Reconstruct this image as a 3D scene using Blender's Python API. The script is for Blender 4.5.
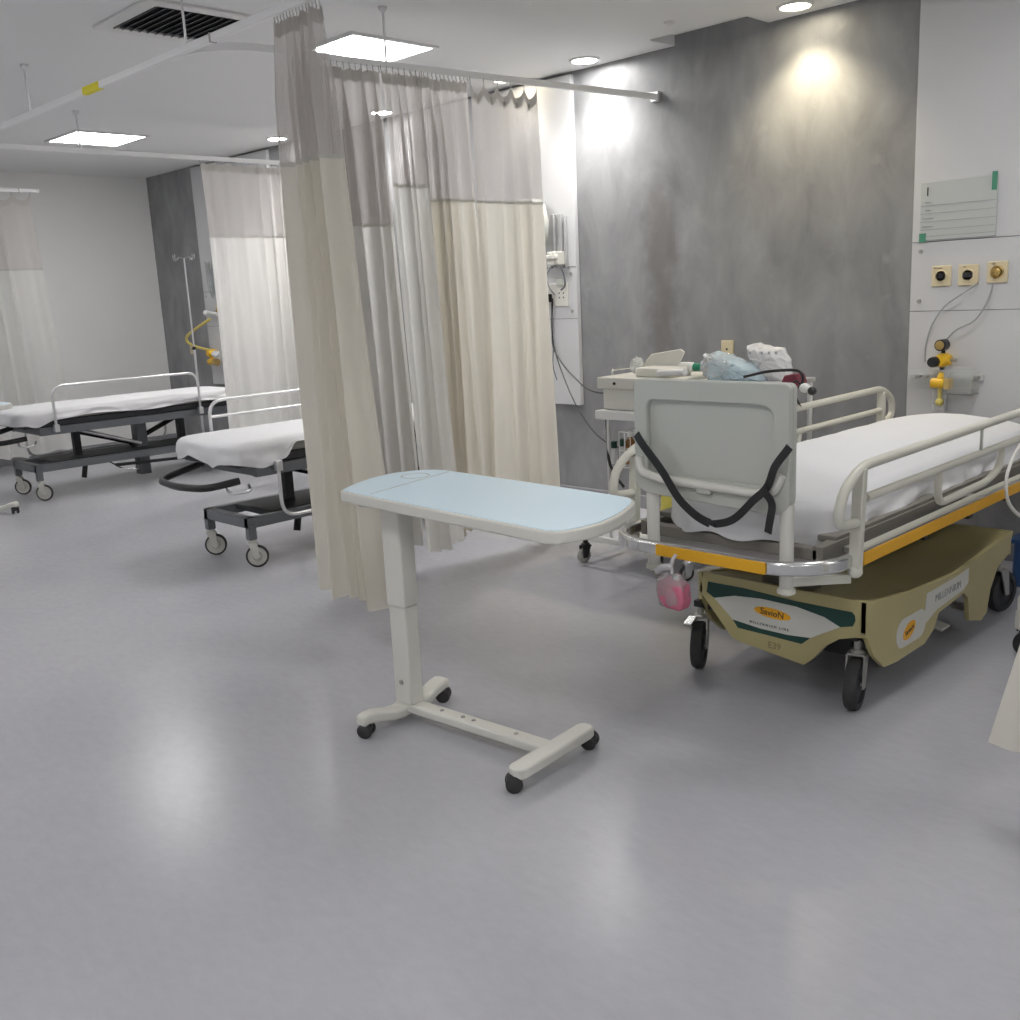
import bpy, bmesh, math, random
from mathutils import Vector, Matrix, Euler, noise
for o in list(bpy.data.objects): bpy.data.objects.remove(o)
S = bpy.context.scene
COL = S.collection
PI = math.pi
rnd = random.Random(7)

# ---------------------------------------------------------------- camera
YAW, PITCH, ROLL, FPX, HC = 0.79484227, 0.21344748, -0.04921241, 1007.13, 1.5
W_ = Vector((-math.sin(YAW)*math.cos(PITCH), math.cos(YAW)*math.cos(PITCH), -math.sin(PITCH)))
r_ = Vector((math.cos(YAW), math.sin(YAW), 0)); u_ = r_.cross(W_)
R_ = math.cos(ROLL)*r_ + math.sin(ROLL)*u_
U_ = -math.sin(ROLL)*r_ + math.cos(ROLL)*u_
CAM = Vector((0, 0, HC))
cd = bpy.data.cameras.new('camera'); cam = bpy.data.objects.new('camera', cd); COL.objects.link(cam)
cd.sensor_width = 36; cd.sensor_fit = 'HORIZONTAL'; cd.lens = FPX/1020*36; cd.clip_start = .05; cd.clip_end = 60
m = Matrix((R_, U_, -W_)).transposed().to_4x4(); m.translation = CAM; cam.matrix_world = m
S.camera = cam
def ray(x, y): return W_ + R_*(x-510)/FPX - U_*(y-510)/FPX
def at_z(x, y, z): d = ray(x, y); return CAM + d*(z-HC)/d.z          # photo point on a level plane
def at_y(x, y, Y): d = ray(x, y); return CAM + d*Y/d.y               # photo point on a plane parallel to the bed wall
def at_x(x, y, X): d = ray(x, y); return CAM + d*X/d.x

# ---------------------------------------------------------------- light, exposure
S.view_settings.view_transform = 'Standard'; S.view_settings.look = 'None'
S.view_settings.gamma = 1; S.view_settings.use_curve_mapping = False
S.view_settings.exposure = 1.0
wd = bpy.data.worlds.new('world'); S.world = wd; wd.use_nodes = True
wd.node_tree.nodes['Background'].inputs[0].default_value = (.8, .85, .9, 1)
wd.node_tree.nodes['Background'].inputs[1].default_value = .3
PANEL_STRENGTH = 10.5
DOWN_POWER = {'cool': 38, 'warm': 34, 'dim': 7}
CEIL = 2.905; WY = 5.4; LX = -10.93; RX = 2.9; BY = -4.6
PANELS = [(-4.98, 3.88), (-8.59, 3.86), (-1.35, 3.88), (-8.6, .7), (-5.0, .7), (-1.35, .7), (-8.6, -2.6), (-5.0, -2.6), (-1.35, -2.6), (1.6, .7), (1.6, -2.6), (1.9, 3.88)]  # first two are in view; the others are unseen, added as general fill
DOWNLIGHTS = [(-4.43, 5.2, 'cool'), (-2.96, 5.2, 'warm'), (-5.12, 5.18, 'dim'), (-7.95, 5.18, 'cool'), (-6.5, 5.2, 'cool')]

# ---------------------------------------------------------------- materials
def mat(name, col, rough=.5, metal=0, var=0, scale=8, bump=0, bscale=40, trans=0, alpha=1, emit=0, spec=.5, coat=0, sss=0, ior=1.45):
    M = bpy.data.materials.new(name); M.use_nodes = True; nt = M.node_tree; b = nt.nodes['Principled BSDF']
    b.inputs['Base Color'].default_value = (*col, 1); b.inputs['Roughness'].default_value = rough
    b.inputs['Metallic'].default_value = metal; b.inputs['Transmission Weight'].default_value = trans
    b.inputs['Alpha'].default_value = alpha; b.inputs['Specular IOR Level'].default_value = spec
    b.inputs['Coat Weight'].default_value = coat; b.inputs['IOR'].default_value = ior
    if emit:
        b.inputs['Emission Color'].default_value = (*col, 1); b.inputs['Emission Strength'].default_value = emit
    tc = nt.nodes.new('ShaderNodeTexCoord')
    if var:
        n = nt.nodes.new('ShaderNodeTexNoise'); n.inputs['Scale'].default_value = scale; n.inputs['Detail'].default_value = 5
        nt.links.new(tc.outputs['Object'], n.inputs['Vector'])
        mx = nt.nodes.new('ShaderNodeMix'); mx.data_type = 'RGBA'
        mx.inputs[6].default_value = (*[max(0, c*(1-var)) for c in col], 1); mx.inputs[7].default_value = (*[min(1, c*(1+var)) for c in col], 1)
        nt.links.new(n.outputs['Fac'], mx.inputs[0]); nt.links.new(mx.outputs[2], b.inputs['Base Color'])
    if bump:
        n = nt.nodes.new('ShaderNodeTexNoise'); n.inputs['Scale'].default_value = bscale; n.inputs['Detail'].default_value = 4
        nt.links.new(tc.outputs['Object'], n.inputs['Vector'])
        bp = nt.nodes.new('ShaderNodeBump'); bp.inputs['Strength'].default_value = bump; bp.inputs['Distance'].default_value = .02
        nt.links.new(n.outputs['Fac'], bp.inputs['Height']); nt.links.new(bp.outputs['Normal'], b.inputs['Normal'])
    return M

def cloth_mat(name, col, thru=.35, holes=0, bump=.15):
    M = bpy.data.materials.new(name); M.use_nodes = True; nt = M.node_tree; N = nt.nodes; L = nt.links
    for n in list(N): N.remove(n)
    out = N.new('ShaderNodeOutputMaterial'); tc = N.new('ShaderNodeTexCoord')
    d = N.new('ShaderNodeBsdfDiffuse'); t = N.new('ShaderNodeBsdfTranslucent'); mx = N.new('ShaderNodeMixShader')
    no = N.new('ShaderNodeTexNoise'); no.inputs['Scale'].default_value = 3; no.inputs['Detail'].default_value = 5
    L.new(tc.outputs['Object'], no.inputs['Vector'])
    mc = N.new('ShaderNodeMix'); mc.data_type = 'RGBA'
    mc.inputs[6].default_value = (*[c*.95 for c in col], 1); mc.inputs[7].default_value = (*[min(1, c*1.05) for c in col], 1)
    L.new(no.outputs['Fac'], mc.inputs[0]); L.new(mc.outputs[2], d.inputs[0]); L.new(mc.outputs[2], t.inputs[0])
    wv = N.new('ShaderNodeTexNoise'); wv.inputs['Scale'].default_value = 25; wv.inputs['Detail'].default_value = 3
    L.new(tc.outputs['Object'], wv.inputs['Vector'])
    bp = N.new('ShaderNodeBump'); bp.inputs['Strength'].default_value = bump; bp.inputs['Distance'].default_value = .01
    L.new(wv.outputs['Fac'], bp.inputs['Height']); L.new(bp.outputs[0], d.inputs['Normal'])
    mx.inputs[0].default_value = thru; L.new(d.outputs[0], mx.inputs[1]); L.new(t.outputs[0], mx.inputs[2])
    if holes:      # open net: a woven grid of threads with gaps
        tr = N.new('ShaderNodeBsdfTransparent'); m2 = N.new('ShaderNodeMixShader')
        uv = N.new('ShaderNodeUVMap'); sp = N.new('ShaderNodeSeparateXYZ'); L.new(uv.outputs[0], sp.inputs[0])
        def stripe(sock, per, w):
            a = N.new('ShaderNodeMath'); a.operation = 'MULTIPLY'; a.inputs[1].default_value = 1/per; L.new(sock, a.inputs[0])
            f = N.new('ShaderNodeMath'); f.operation = 'FRACT'; L.new(a.outputs[0], f.inputs[0])
            g = N.new('ShaderNodeMath'); g.operation = 'GREATER_THAN'; g.inputs[1].default_value = w; L.new(f.outputs[0], g.inputs[0]); return g.outputs[0]
        mm = N.new('ShaderNodeMath'); mm.operation = 'MULTIPLY'
        L.new(stripe(sp.outputs[0], .0042, 1-holes), mm.inputs[0]); L.new(stripe(sp.outputs[1], .0042, 1-holes), mm.inputs[1])
        L.new(mm.outputs[0], m2.inputs[0]); L.new(mx.outputs[0], m2.inputs[1]); L.new(tr.outputs[0], m2.inputs[2]); L.new(m2.outputs[0], out.inputs[0])
    else: L.new(mx.outputs[0], out.inputs[0])
    return M

def floor_mat():
    M = mat('grey vinyl floor', (.36, .365, .40), .26); nt = M.node_tree; N = nt.nodes; L = nt.links; b = N['Principled BSDF']
    tc = N.new('ShaderNodeTexCoord'); mp = N.new('ShaderNodeMapping'); mp.inputs['Scale'].default_value = (1, 2.0, 1); mp.inputs['Rotation'].default_value = (0, 0, .5)
    L.new(tc.outputs['Object'], mp.inputs['Vector'])
    n1 = N.new('ShaderNodeTexNoise'); n1.inputs['Scale'].default_value = 16; n1.inputs['Detail'].default_value = 8; n1.inputs['Roughness'].default_value = .65
    L.new(mp.outputs[0], n1.inputs['Vector'])
    n2 = N.new('ShaderNodeTexNoise'); n2.inputs['Scale'].default_value = 1.1; n2.inputs['Detail'].default_value = 4; L.new(tc.outputs['Object'], n2.inputs['Vector'])
    r1 = N.new('ShaderNodeValToRGB'); r1.color_ramp.elements[0].position = .25; r1.color_ramp.elements[0].color = (.436, .436, .468, 1)
    r1.color_ramp.elements[1].position = .75; r1.color_ramp.elements[1].color = (.482, .482, .516, 1)
    L.new(n1.outputs['Fac'], r1.inputs[0])
    r2 = N.new('ShaderNodeValToRGB'); r2.color_ramp.elements[0].position = .3; r2.color_ramp.elements[0].color = (.90, .90, .91, 1)
    r2.color_ramp.elements[1].position = .7; r2.color_ramp.elements[1].color = (1, 1, 1, 1)
    L.new(n2.outputs['Fac'], r2.inputs[0])
    mx = N.new('ShaderNodeMix'); mx.data_type = 'RGBA'; mx.blend_type = 'MULTIPLY'; mx.inputs[0].default_value = 1
    L.new(r1.outputs[0], mx.inputs[6]); L.new(r2.outputs[0], mx.inputs[7]); L.new(mx.outputs[2], b.inputs['Base Color'])
    mr = N.new('ShaderNodeMapRange'); mr.inputs[3].default_value = .21; mr.inputs[4].default_value = .28; L.new(n1.outputs['Fac'], mr.inputs[0]); L.new(mr.outputs[0], b.inputs['Roughness'])
    bp = N.new('ShaderNodeBump'); bp.inputs['Strength'].default_value = .10; bp.inputs['Distance'].default_value = .01; L.new(n2.outputs['Fac'], bp.inputs['Height']); L.new(bp.outputs[0], b.inputs['Normal'])
    return M

def plaster_mat():
    M = mat('mottled grey wall finish', (.2, .2, .21), .42); nt = M.node_tree; N = nt.nodes; L = nt.links; b = N['Principled BSDF']
    g = N.new('ShaderNodeNewGeometry'); mp = N.new('ShaderNodeMapping'); mp.inputs['Scale'].default_value = (1.6, 1, .8); L.new(g.outputs['Position'], mp.inputs['Vector'])
    n1 = N.new('ShaderNodeTexNoise'); n1.inputs['Scale'].default_value = 2.6; n1.inputs['Detail'].default_value = 9; n1.inputs['Roughness'].default_value = .6; n1.inputs['Distortion'].default_value = .5
    L.new(mp.outputs[0], n1.inputs['Vector'])
    r = N.new('ShaderNodeValToRGB'); r.color_ramp.elements[0].position = .3; r.color_ramp.elements[0].color = (.20, .20, .208, 1)
    r.color_ramp.elements[1].position = .72; r.color_ramp.elements[1].color = (.32, .322, .33, 1); L.new(n1.outputs['Fac'], r.inputs[0])
    # scuff marks, pale
    n3 = N.new('ShaderNodeTexNoise'); n3.inputs['Scale'].default_value = 7; n3.inputs['Detail'].default_value = 3; L.new(g.outputs['Position'], n3.inputs['Vector'])
    r3 = N.new('ShaderNodeValToRGB'); r3.color_ramp.elements[0].position = .66; r3.color_ramp.elements[0].color = (0, 0, 0, 1); r3.color_ramp.elements[1].position = .78; r3.color_ramp.elements[1].color = (.5, .5, .5, 1)
    L.new(n3.outputs['Fac'], r3.inputs[0])
    m1 = N.new('ShaderNodeMix'); m1.data_type = 'RGBA'; L.new(r3.outputs[0], m1.inputs[0]); L.new(r.outputs[0], m1.inputs[6]); m1.inputs[7].default_value = (.36, .36, .37, 1)
    # brown rub stain in the wall finish
    sp = N.new('ShaderNodeSeparateXYZ'); L.new(g.outputs['Position'], sp.inputs[0])
    nx = N.new('ShaderNodeMath'); nx.operation = 'MULTIPLY_ADD'; nx.inputs[1].default_value = .35; L.new(n3.outputs['Fac'], nx.inputs[0]); L.new(sp.outputs[0], nx.inputs[2])
    a = N.new('ShaderNodeMath'); a.operation = 'SUBTRACT'; a.inputs[1].default_value = -3.83; L.new(nx.outputs[0], a.inputs[0])
    ab = N.new('ShaderNodeMath'); ab.operation = 'ABSOLUTE'; L.new(a.outputs[0], ab.inputs[0])
    mr = N.new('ShaderNodeMapRange'); mr.interpolation_type = 'SMOOTHSTEP'; mr.inputs[1].default_value = .0; mr.inputs[2].default_value = .2; mr.inputs[3].default_value = .5; mr.inputs[4].default_value = 0; L.new(ab.outputs[0], mr.inputs[0])
    mz = N.new('ShaderNodeMapRange'); mz.interpolation_type = 'SMOOTHSTEP'; mz.inputs[1].default_value = 2.35; mz.inputs[2].default_value = 1.9; L.new(sp.outputs[2], mz.inputs[0])
    mu = N.new('ShaderNodeMath'); mu.operation = 'MULTIPLY'; L.new(mr.outputs[0], mu.inputs[0]); L.new(mz.outputs[0], mu.inputs[1])
    m2 = N.new('ShaderNodeMix'); m2.data_type = 'RGBA'; L.new(mu.outputs[0], m2.inputs[0]); L.new(m1.outputs[2], m2.inputs[6]); m2.inputs[7].default_value = (.12, .10, .088, 1)
    L.new(m2.outputs[2], b.inputs['Base Color'])
    bp = N.new('ShaderNodeBump'); bp.inputs['Strength'].default_value = .12; bp.inputs['Distance'].default_value = .01; L.new(n1.outputs['Fac'], bp.inputs['Height']); L.new(bp.outputs[0], b.inputs['Normal'])
    return M

MT = {
 'floor': floor_mat(), 'greywall': plaster_mat(),
 'wall': mat('white painted wall', (.86, .86, .85), .6, var=.02, scale=2),
 'ceiling': mat('white ceiling paint', (.82, .82, .82), .8, var=.015, scale=1.5),
 'board': mat('glossy white wall board', (.60, .60, .615), .25, var=.01, scale=2),
 'seam': mat('dark seam', (.2, .2, .21), .6),
 'dark': mat('dark recess', (.03, .03, .032), .7),
 'lamp': mat('lit lamp diffuser', (1, .99, .97), .5, emit=PANEL_STRENGTH),
 'downcool': mat('lit cool downlight', (1, .98, .95), .5, emit=60),
 'downwarm': mat('lit warm downlight', (1, .90, .68), .5, emit=20),
 'alu': mat('satin aluminium', (.72, .72, .73), .32, metal=.8, var=.05, scale=20),
 'railwhite': mat('white curtain track', (.88, .88, .88), .35),
 'chrome': mat('polished steel', (.68, .68, .68), .2, metal=1, var=.08, scale=15),
 'dullsteel': mat('worn steel', (.42, .41, .39), .42, metal=.7, var=.2, scale=20),
 'cream': mat('cream enamel', (.62, .61, .54), .35, var=.04, scale=12),
 'offwhite': mat('off white enamel', (.68, .67, .62), .32, var=.03, scale=10),
 'white': mat('white plastic', (.74, .74, .73), .35, var=.02, scale=10),
 'panelgrey': mat('pale grey moulded plastic', (.50, .51, .475), .38, var=.03, scale=6),
 'blue': mat('pale blue laminate', (.70, .87, .98), .3, var=.015, scale=5),
 'black': mat('black plastic', (.018, .018, .02), .42, var=.2, scale=20),
 'rubber': mat('black rubber tyre', (.035, .035, .036), .7, var=.3, scale=30),
 'greytyre': mat('grey wheel', (.36, .36, .33), .5, var=.1, scale=20),
 'hub': mat('pale grey wheel disc', (.58, .57, .53), .4, var=.05, scale=20),
 'steelgrey': mat('grey painted steel', (.15, .16, .175), .38, var=.08, scale=12),
 'darkgrey': mat('charcoal padding', (.032, .034, .038), .55, var=.2, scale=12),
 'sheet': mat('white cotton sheet', (.72, .72, .74), .85, var=.02, scale=5, bump=.35, bscale=7),
 'mattress': mat('grey mattress cover', (.30, .29, .27), .6, var=.05),
 'olive': mat('olive cream moulded shell', (.45, .395, .20), .4, var=.06, scale=6, bump=.04),
 'deck': mat('grey brown deck board', (.20, .185, .165), .55, var=.15, scale=10),
 'yellow': mat('amber yellow strip', (.80, .42, .02), .4, var=.06, scale=10),
 'tape': mat('yellow tape', (.85, .76, .03), .5),
 'brightyellow': mat('bright yellow medical plastic', (.86, .52, .03), .35, var=.04),
 'paleyellow': mat('pale yellow corrugated tubing', (.70, .58, .16), .45),
 'ivory': mat('ivory plastic faceplate', (.66, .57, .38), .42, var=.04),
 'brass': mat('brass fitting', (.55, .38, .14), .3, metal=.9),
 'green': mat('dark green print', (.012, .055, .045), .4),
 'tabgreen': mat('green tab', (.07, .26, .17), .5),
 'capgreen': mat('green cap', (.02, .22, .13), .4),
 'decalwhite': mat('white print', (.62, .62, .58), .4),
 'orange': mat('orange yellow emblem', (.85, .42, .02), .4),
 'ink': mat('dark ink', (.03, .03, .035), .5), 'fadedink': mat('faded brown ink', (.27, .22, .11), .5), 'paleink': mat('grey ink', (.35, .37, .38), .5),
 'brownglass': mat('amber glass', (.35, .14, .02), .15, trans=.3),
 'red': mat('dark red fabric', (.18, .03, .05), .5), 'pink': mat('pink packed linen', (.60, .16, .25), .5, var=.35, scale=18),
 'wastebag': mat('yellow waste bag', (.72, .64, .12), .4, bump=.5, bscale=20),
 'bluebin': mat('blue plastic', (.05, .13, .33), .4),
 'clear': mat('clear plastic film', (.93, .95, .96), .12, trans=.75, bump=.6, bscale=18, ior=1.25),
 'blueclear': mat('blue tinted film', (.74, .88, .96), .08, trans=.55, bump=.6, bscale=18, ior=1.25),
 'milky': mat('milky clear plastic', (.85, .85, .87), .25, trans=.35, bump=.5, bscale=22, ior=1.25),
 'acrylic': mat('clear acrylic', (.93, .95, .95), .08, trans=.9, ior=1.3),
 'cable_white': mat('white cable', (.70, .69, .66), .4),
 'drape': cloth_mat('cream curtain fabric', (.83, .80, .73), .40),
 'drapewhite': cloth_mat('white curtain fabric', (.86, .85, .83), .45),
 'net': cloth_mat('curtain net heading', (.66, .63, .61), .35, holes=.52),
 'hem': cloth_mat('curtain heading tape', (.66, .65, .61), .2),
}

# ---------------------------------------------------------------- helpers
class MB:
    def __init__(s): s.v = []; s.f = []; s.uv = None
    def add(s, vs, fs):
        n = len(s.v); s.v += [Vector(v) for v in vs]; s.f += [tuple(i+n for i in f) for f in fs]; return s
    def box(s, c, d, rot=(0, 0, 0)):
        R = Euler(rot).to_matrix(); c = Vector(c)
        vs = [c + R @ Vector((d[0]*x/2, d[1]*y/2, d[2]*z/2)) for x in (-1, 1) for y in (-1, 1) for z in (-1, 1)]
        return s.add(vs, [(0, 1, 3, 2), (4, 6, 7, 5), (0, 4, 5, 1), (2, 3, 7, 6), (0, 2, 6, 4), (1, 5, 7, 3)])
    def bb(s, x0, x1, y0, y1, z0, z1): return s.box(((x0+x1)/2, (y0+y1)/2, (z0+z1)/2), (x1-x0, y1-y0, z1-z0))
    def tube(s, pts, r, n=12, closed=False, caps=True, sq=None, up=None):
        P = [Vector(p) for p in pts]; rs = r if isinstance(r, (list, tuple)) else [r]*len(P); rings = []; prev = None
        for i, p in enumerate(P):
            if closed: t = P[(i+1) % len(P)] - P[i-1]
            elif i == 0: t = P[1]-P[0]
            elif i == len(P)-1: t = P[-1]-P[-2]
            else: t = (P[i+1]-P[i]).normalized() + (P[i]-P[i-1]).normalized()
            if t.length < 1e-9: t = Vector((0, 0, 1))
            t.normalize()
            if up is not None: a = Vector(up); a = a - t*a.dot(t)
            elif prev is None: a = Vector((0, 0, 1)) if abs(t.z) < .9 else Vector((1, 0, 0)); a = a - t*a.dot(t)
            else: a = prev - t*prev.dot(t)
            a.normalize(); prev = a; b = t.cross(a)
            if sq: rings.append([p + a*ca*sq[1]/2 + b*cb*sq[0]/2 for ca, cb in ((1, 1), (1, -1), (-1, -1), (-1, 1))])
            else: rings.append([p + (a*math.cos(2*PI*k/n) + b*math.sin(2*PI*k/n))*rs[i] for k in range(n)])
        k = len(rings[0]); vs = [v for ring in rings for v in ring]; fs = []
        for i in range(len(P) if closed else len(P)-1):
            j = (i+1) % len(P)
            for q in range(k): fs.append((i*k+q, i*k+(q+1) % k, j*k+(q+1) % k, j*k+q))
        if not closed and caps: fs.append(tuple(range(k))[::-1]); fs.append(tuple((len(P)-1)*k+q for q in range(k)))
        return s.add(vs, fs)
    def cyl(s, a, b, r, r2=None, n=16): return s.tube([a, b], [r, r if r2 is None else r2], n)
    def lathe(s, prof, c, axis='z', n=24):          # prof: (radius, height)
        vs = []; fs = []; c = Vector(c)
        for (r, h) in prof:
            for k in range(n):
                a = 2*PI*k/n; x, y = r*math.cos(a), r*math.sin(a)
                vs.append(c + (Vector((x, y, h)) if axis == 'z' else Vector((h, x, y)) if axis == 'x' else Vector((x, h, y))))
        m = len(prof)
        for i in range(m-1):
            for k in range(n): fs.append((i*n+k, i*n+(k+1) % n, (i+1)*n+(k+1) % n, (i+1)*n+k))
        if prof[0] == prof[-1]: return s.add(vs, fs)
        if prof[0][0] > 1e-6: fs.append(tuple(range(n))[::-1])
        if prof[-1][0] > 1e-6: fs.append(tuple((m-1)*n+k for k in range(n)))
        return s.add(vs, fs)
    def prism(s, poly, t0, t1, plane='xz'):
        def P(a, b, t): return (a, t, b) if plane == 'xz' else (t, a, b) if plane == 'yz' else (a, b, t)
        n = len(poly); vs = [P(a, b, t0) for a, b in poly] + [P(a, b, t1) for a, b in poly]
        return s.add(vs, [tuple(range(n))[::-1], tuple(range(n, 2*n))] + [(i, (i+1) % n, n+(i+1) % n, n+i) for i in range(n)])
    def ring(s, outer, inner, t0, t1, plane='xz'):  # frame with a hole, same vertex count in both loops
        def P(a, b, t): return (a, t, b) if plane == 'xz' else (t, a, b) if plane == 'yz' else (a, b, t)
        n = len(outer); vs = [P(*p, t0) for p in outer]+[P(*p, t0) for p in inner]+[P(*p, t1) for p in outer]+[P(*p, t1) for p in inner]; fs = []
        for i in range(n):
            j = (i+1) % n; fs += [(i, j, n+j, n+i), (2*n+i, 3*n+i, 3*n+j, 2*n+j), (i, 2*n+i, 2*n+j, j), (n+i, n+j, 3*n+j, 3*n+i)]
        return s.add(vs, fs)
    def ball(s, c, r, sc=(1, 1, 1), n=16, m=10):
        c = Vector(c); vs = []; fs = []
        for i in range(m+1):
            t = PI*i/m
            for k in range(n):
                a = 2*PI*k/n; vs.append(c+Vector((r*sc[0]*math.sin(t)*math.cos(a), r*sc[1]*math.sin(t)*math.sin(a), r*sc[2]*math.cos(t))))
        for i in range(m):
            for k in range(n): fs.append((i*n+k, (i+1)*n+k, (i+1)*n+(k+1) % n, i*n+(k+1) % n))
        return s.add(vs, fs)
    def build(s, name, mt, parent=None, bevel=0, smooth=True, sub=0, solid=0):
        me = bpy.data.meshes.new(name); me.from_pydata([tuple(v) for v in s.v], [], s.f)
        bm = bmesh.new(); bm.from_mesh(me); bmesh.ops.remove_doubles(bm, verts=bm.verts, dist=1e-5)
        bmesh.ops.dissolve_degenerate(bm, edges=bm.edges, dist=1e-6); bmesh.ops.recalc_face_normals(bm, faces=bm.faces); bm.to_mesh(me); bm.free()
        me.materials.append(MT[mt] if isinstance(mt, str) else mt)
        if smooth:
            for p in me.polygons: p.use_smooth = True
            me.set_sharp_from_angle(angle=math.radians(38))
        o = bpy.data.objects.new(name, me); COL.objects.link(o)
        if parent: o.parent = parent
        if solid: q = o.modifiers.new('solid', 'SOLIDIFY'); q.thickness = solid; q.offset = 0
        if bevel: q = o.modifiers.new('bevel', 'BEVEL'); q.width = bevel; q.segments = 3; q.limit_method = 'ANGLE'; q.angle_limit = .6; q.harden_normals = False
        if sub: q = o.modifiers.new('sub', 'SUBSURF'); q.levels = sub; q.render_levels = sub
        return o
def tag(o, label, cat, group=None, kind=None):
    o['label'] = label; o['category'] = cat
    if group: o['group'] = group
    if kind: o['kind'] = kind
    return o
def struct(o): o['kind'] = 'structure'; return o
def thing(name, label, cat, loc=(0, 0, 0), rz=0, group=None):
    o = bpy.data.objects.new(name, None); o.empty_display_size = .1; COL.objects.link(o); o.location = loc; o.rotation_euler = (0, 0, rz)
    return tag(o, label, cat, group)
def arc(cx, cy, r, a0, a1, n=6): return [(cx+r*math.cos(math.radians(a0+(a1-a0)*i/n)), cy+r*math.sin(math.radians(a0+(a1-a0)*i/n))) for i in range(n+1)]
def rrect(x0, x1, y0, y1, r, n=6):
    return arc(x1-r, y1-r, r, 0, 90, n)+arc(x0+r, y1-r, r, 90, 180, n)+arc(x0+r, y0+r, r, 180, 270, n)+arc(x1-r, y0+r, r, 270, 360, n)
def fillet(pts, r, n=5):       # round the corners of an open 3D path
    P = [Vector(p) for p in pts]; out = [P[0]]
    for i in range(1, len(P)-1):
        a = (P[i-1]-P[i]); b = (P[i+1]-P[i]); q = min(r, a.length*.48, b.length*.48); A = P[i]+a.normalized()*q; B = P[i]+b.normalized()*q
        for k in range(n+1): t = k/n; out.append(A*(1-t)**2+P[i]*2*t*(1-t)+B*t*t)
    out.append(P[-1]); return out
def spline(pts, n=8):
    P = [Vector(p) for p in pts]; out = []
    for i in range(len(P)-1):
        p0 = P[max(i-1, 0)]; p1 = P[i]; p2 = P[i+1]; p3 = P[min(i+2, len(P)-1)]
        for k in range(n): t = k/n; out.append(.5*((2*p1)+(p2-p0)*t+(2*p0-5*p1+4*p2-p3)*t*t+(3*p1-p0-3*p2+p3)*t**3))
    out.append(P[-1]); return out
def text(s, size, M, mt, name, parent, thick=.0006):
    cu = bpy.data.curves.new('t', 'FONT'); cu.body = s; cu.size = size; cu.align_x = 'CENTER'; cu.align_y = 'CENTER'; cu.extrude = thick
    t = bpy.data.objects.new('t', cu); COL.objects.link(t); bpy.context.view_layer.update()
    me = bpy.data.meshes.new_from_object(t.evaluated_get(bpy.context.evaluated_depsgraph_get())); bpy.data.objects.remove(t)
    me.transform(M); me.materials.clear(); me.materials.append(MT[mt]); o = bpy.data.objects.new(name, me); COL.objects.link(o)
    if parent: o.parent = parent
    return o
FACE_S = Matrix(((1, 0, 0), (0, 0, -1), (0, 1, 0))).to_4x4()     # text standing up and read from -Y
FACE_E = Matrix(((0, 0, 1), (1, 0, 0), (0, 1, 0))).to_4x4()      # read from +X

# ---------------------------------------------------------------- room
fl = MB().bb(LX-.1, RX+.1, BY-.1, WY+.1, -.1, 0).build('floor', 'floor', smooth=False); struct(fl)
# ceiling with a shallow service recess over the bed wall
rx0, rx1, ry0, ry1 = -3.88, -3.24, 5.14, WY
c = MB()
for a in [(LX-.1, rx0, BY-.1, WY+.1), (rx1, RX+.1, BY-.1, WY+.1), (rx0, rx1, BY-.1, ry0)]: c.bb(*a, CEIL, CEIL+.2)
c.bb(rx0, rx1, ry0, WY+.1, CEIL+.06, CEIL+.2)
struct(c.build('ceiling', 'ceiling', smooth=False))
struct(MB().bb(LX-.15, LX, BY-.1, WY+.1, 0, CEIL).build('wall_left', 'wall', smooth=False))
struct(MB().bb(RX, RX+.15, BY-.1, WY+.1, 0, CEIL).build('wall_right', 'wall', smooth=False))
struct(MB().bb(LX, RX, BY-.15, BY, 0, CEIL).build('wall_front', 'wall', smooth=False))
struct(MB().bb(LX, RX, WY, WY+.15, 0, CEIL+.1).build('wall_back', 'greywall', smooth=False))
def skirting(name, *a): struct(MB().bb(*a).build(name, MT['skirt'], bevel=.008))
MT['skirt'] = mat('grey coved skirting', (.30, .30, .32), .4)
skirting('baseboard_back', LX+.012, RX, WY-.012, WY, 0, .09); skirting('baseboard_left', LX, LX+.012, BY, WY, 0, .09)
BT = WY-.035                       # front of the white service boards
def wall_board(x0, x1, label):
    t = thing('wall_board', label, 'wall panel', ((x0+x1)/2, WY, .69), 0, None); h = (x1-x0)/2
    MB().bb(-h, h, -.035, 0, 0, CEIL-.69-.02).build('panel', 'board', t, bevel=.004)
    s = MB()
    for z in (1.647, 1.294): s.bb(-h+.002, h-.002, -.0362, -.034, z-.69-.002, z-.69+.002)
    s.build('seam', 'seam', t, smooth=False)
    for z in (1.60, 1.345):
        for sx in (-1, 1):
            MB().cyl((sx*(h-.05), -.042, z-.69), (sx*(h-.05), -.034, z-.69), .011).build('screw_cap', 'dullsteel', t)
    return t
wall_board(-2.36, -.9, 'wide white wall board at right, behind the yellow regulator and the bed with olive base')
wall_board(-6.15, -4.70, 'white wall board beside the long cream curtains, carrying the monitor bracket and black plug')
wall_board(-9.88, -8.44, 'white wall board at far left, between dark grey wall and white curtain')

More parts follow.
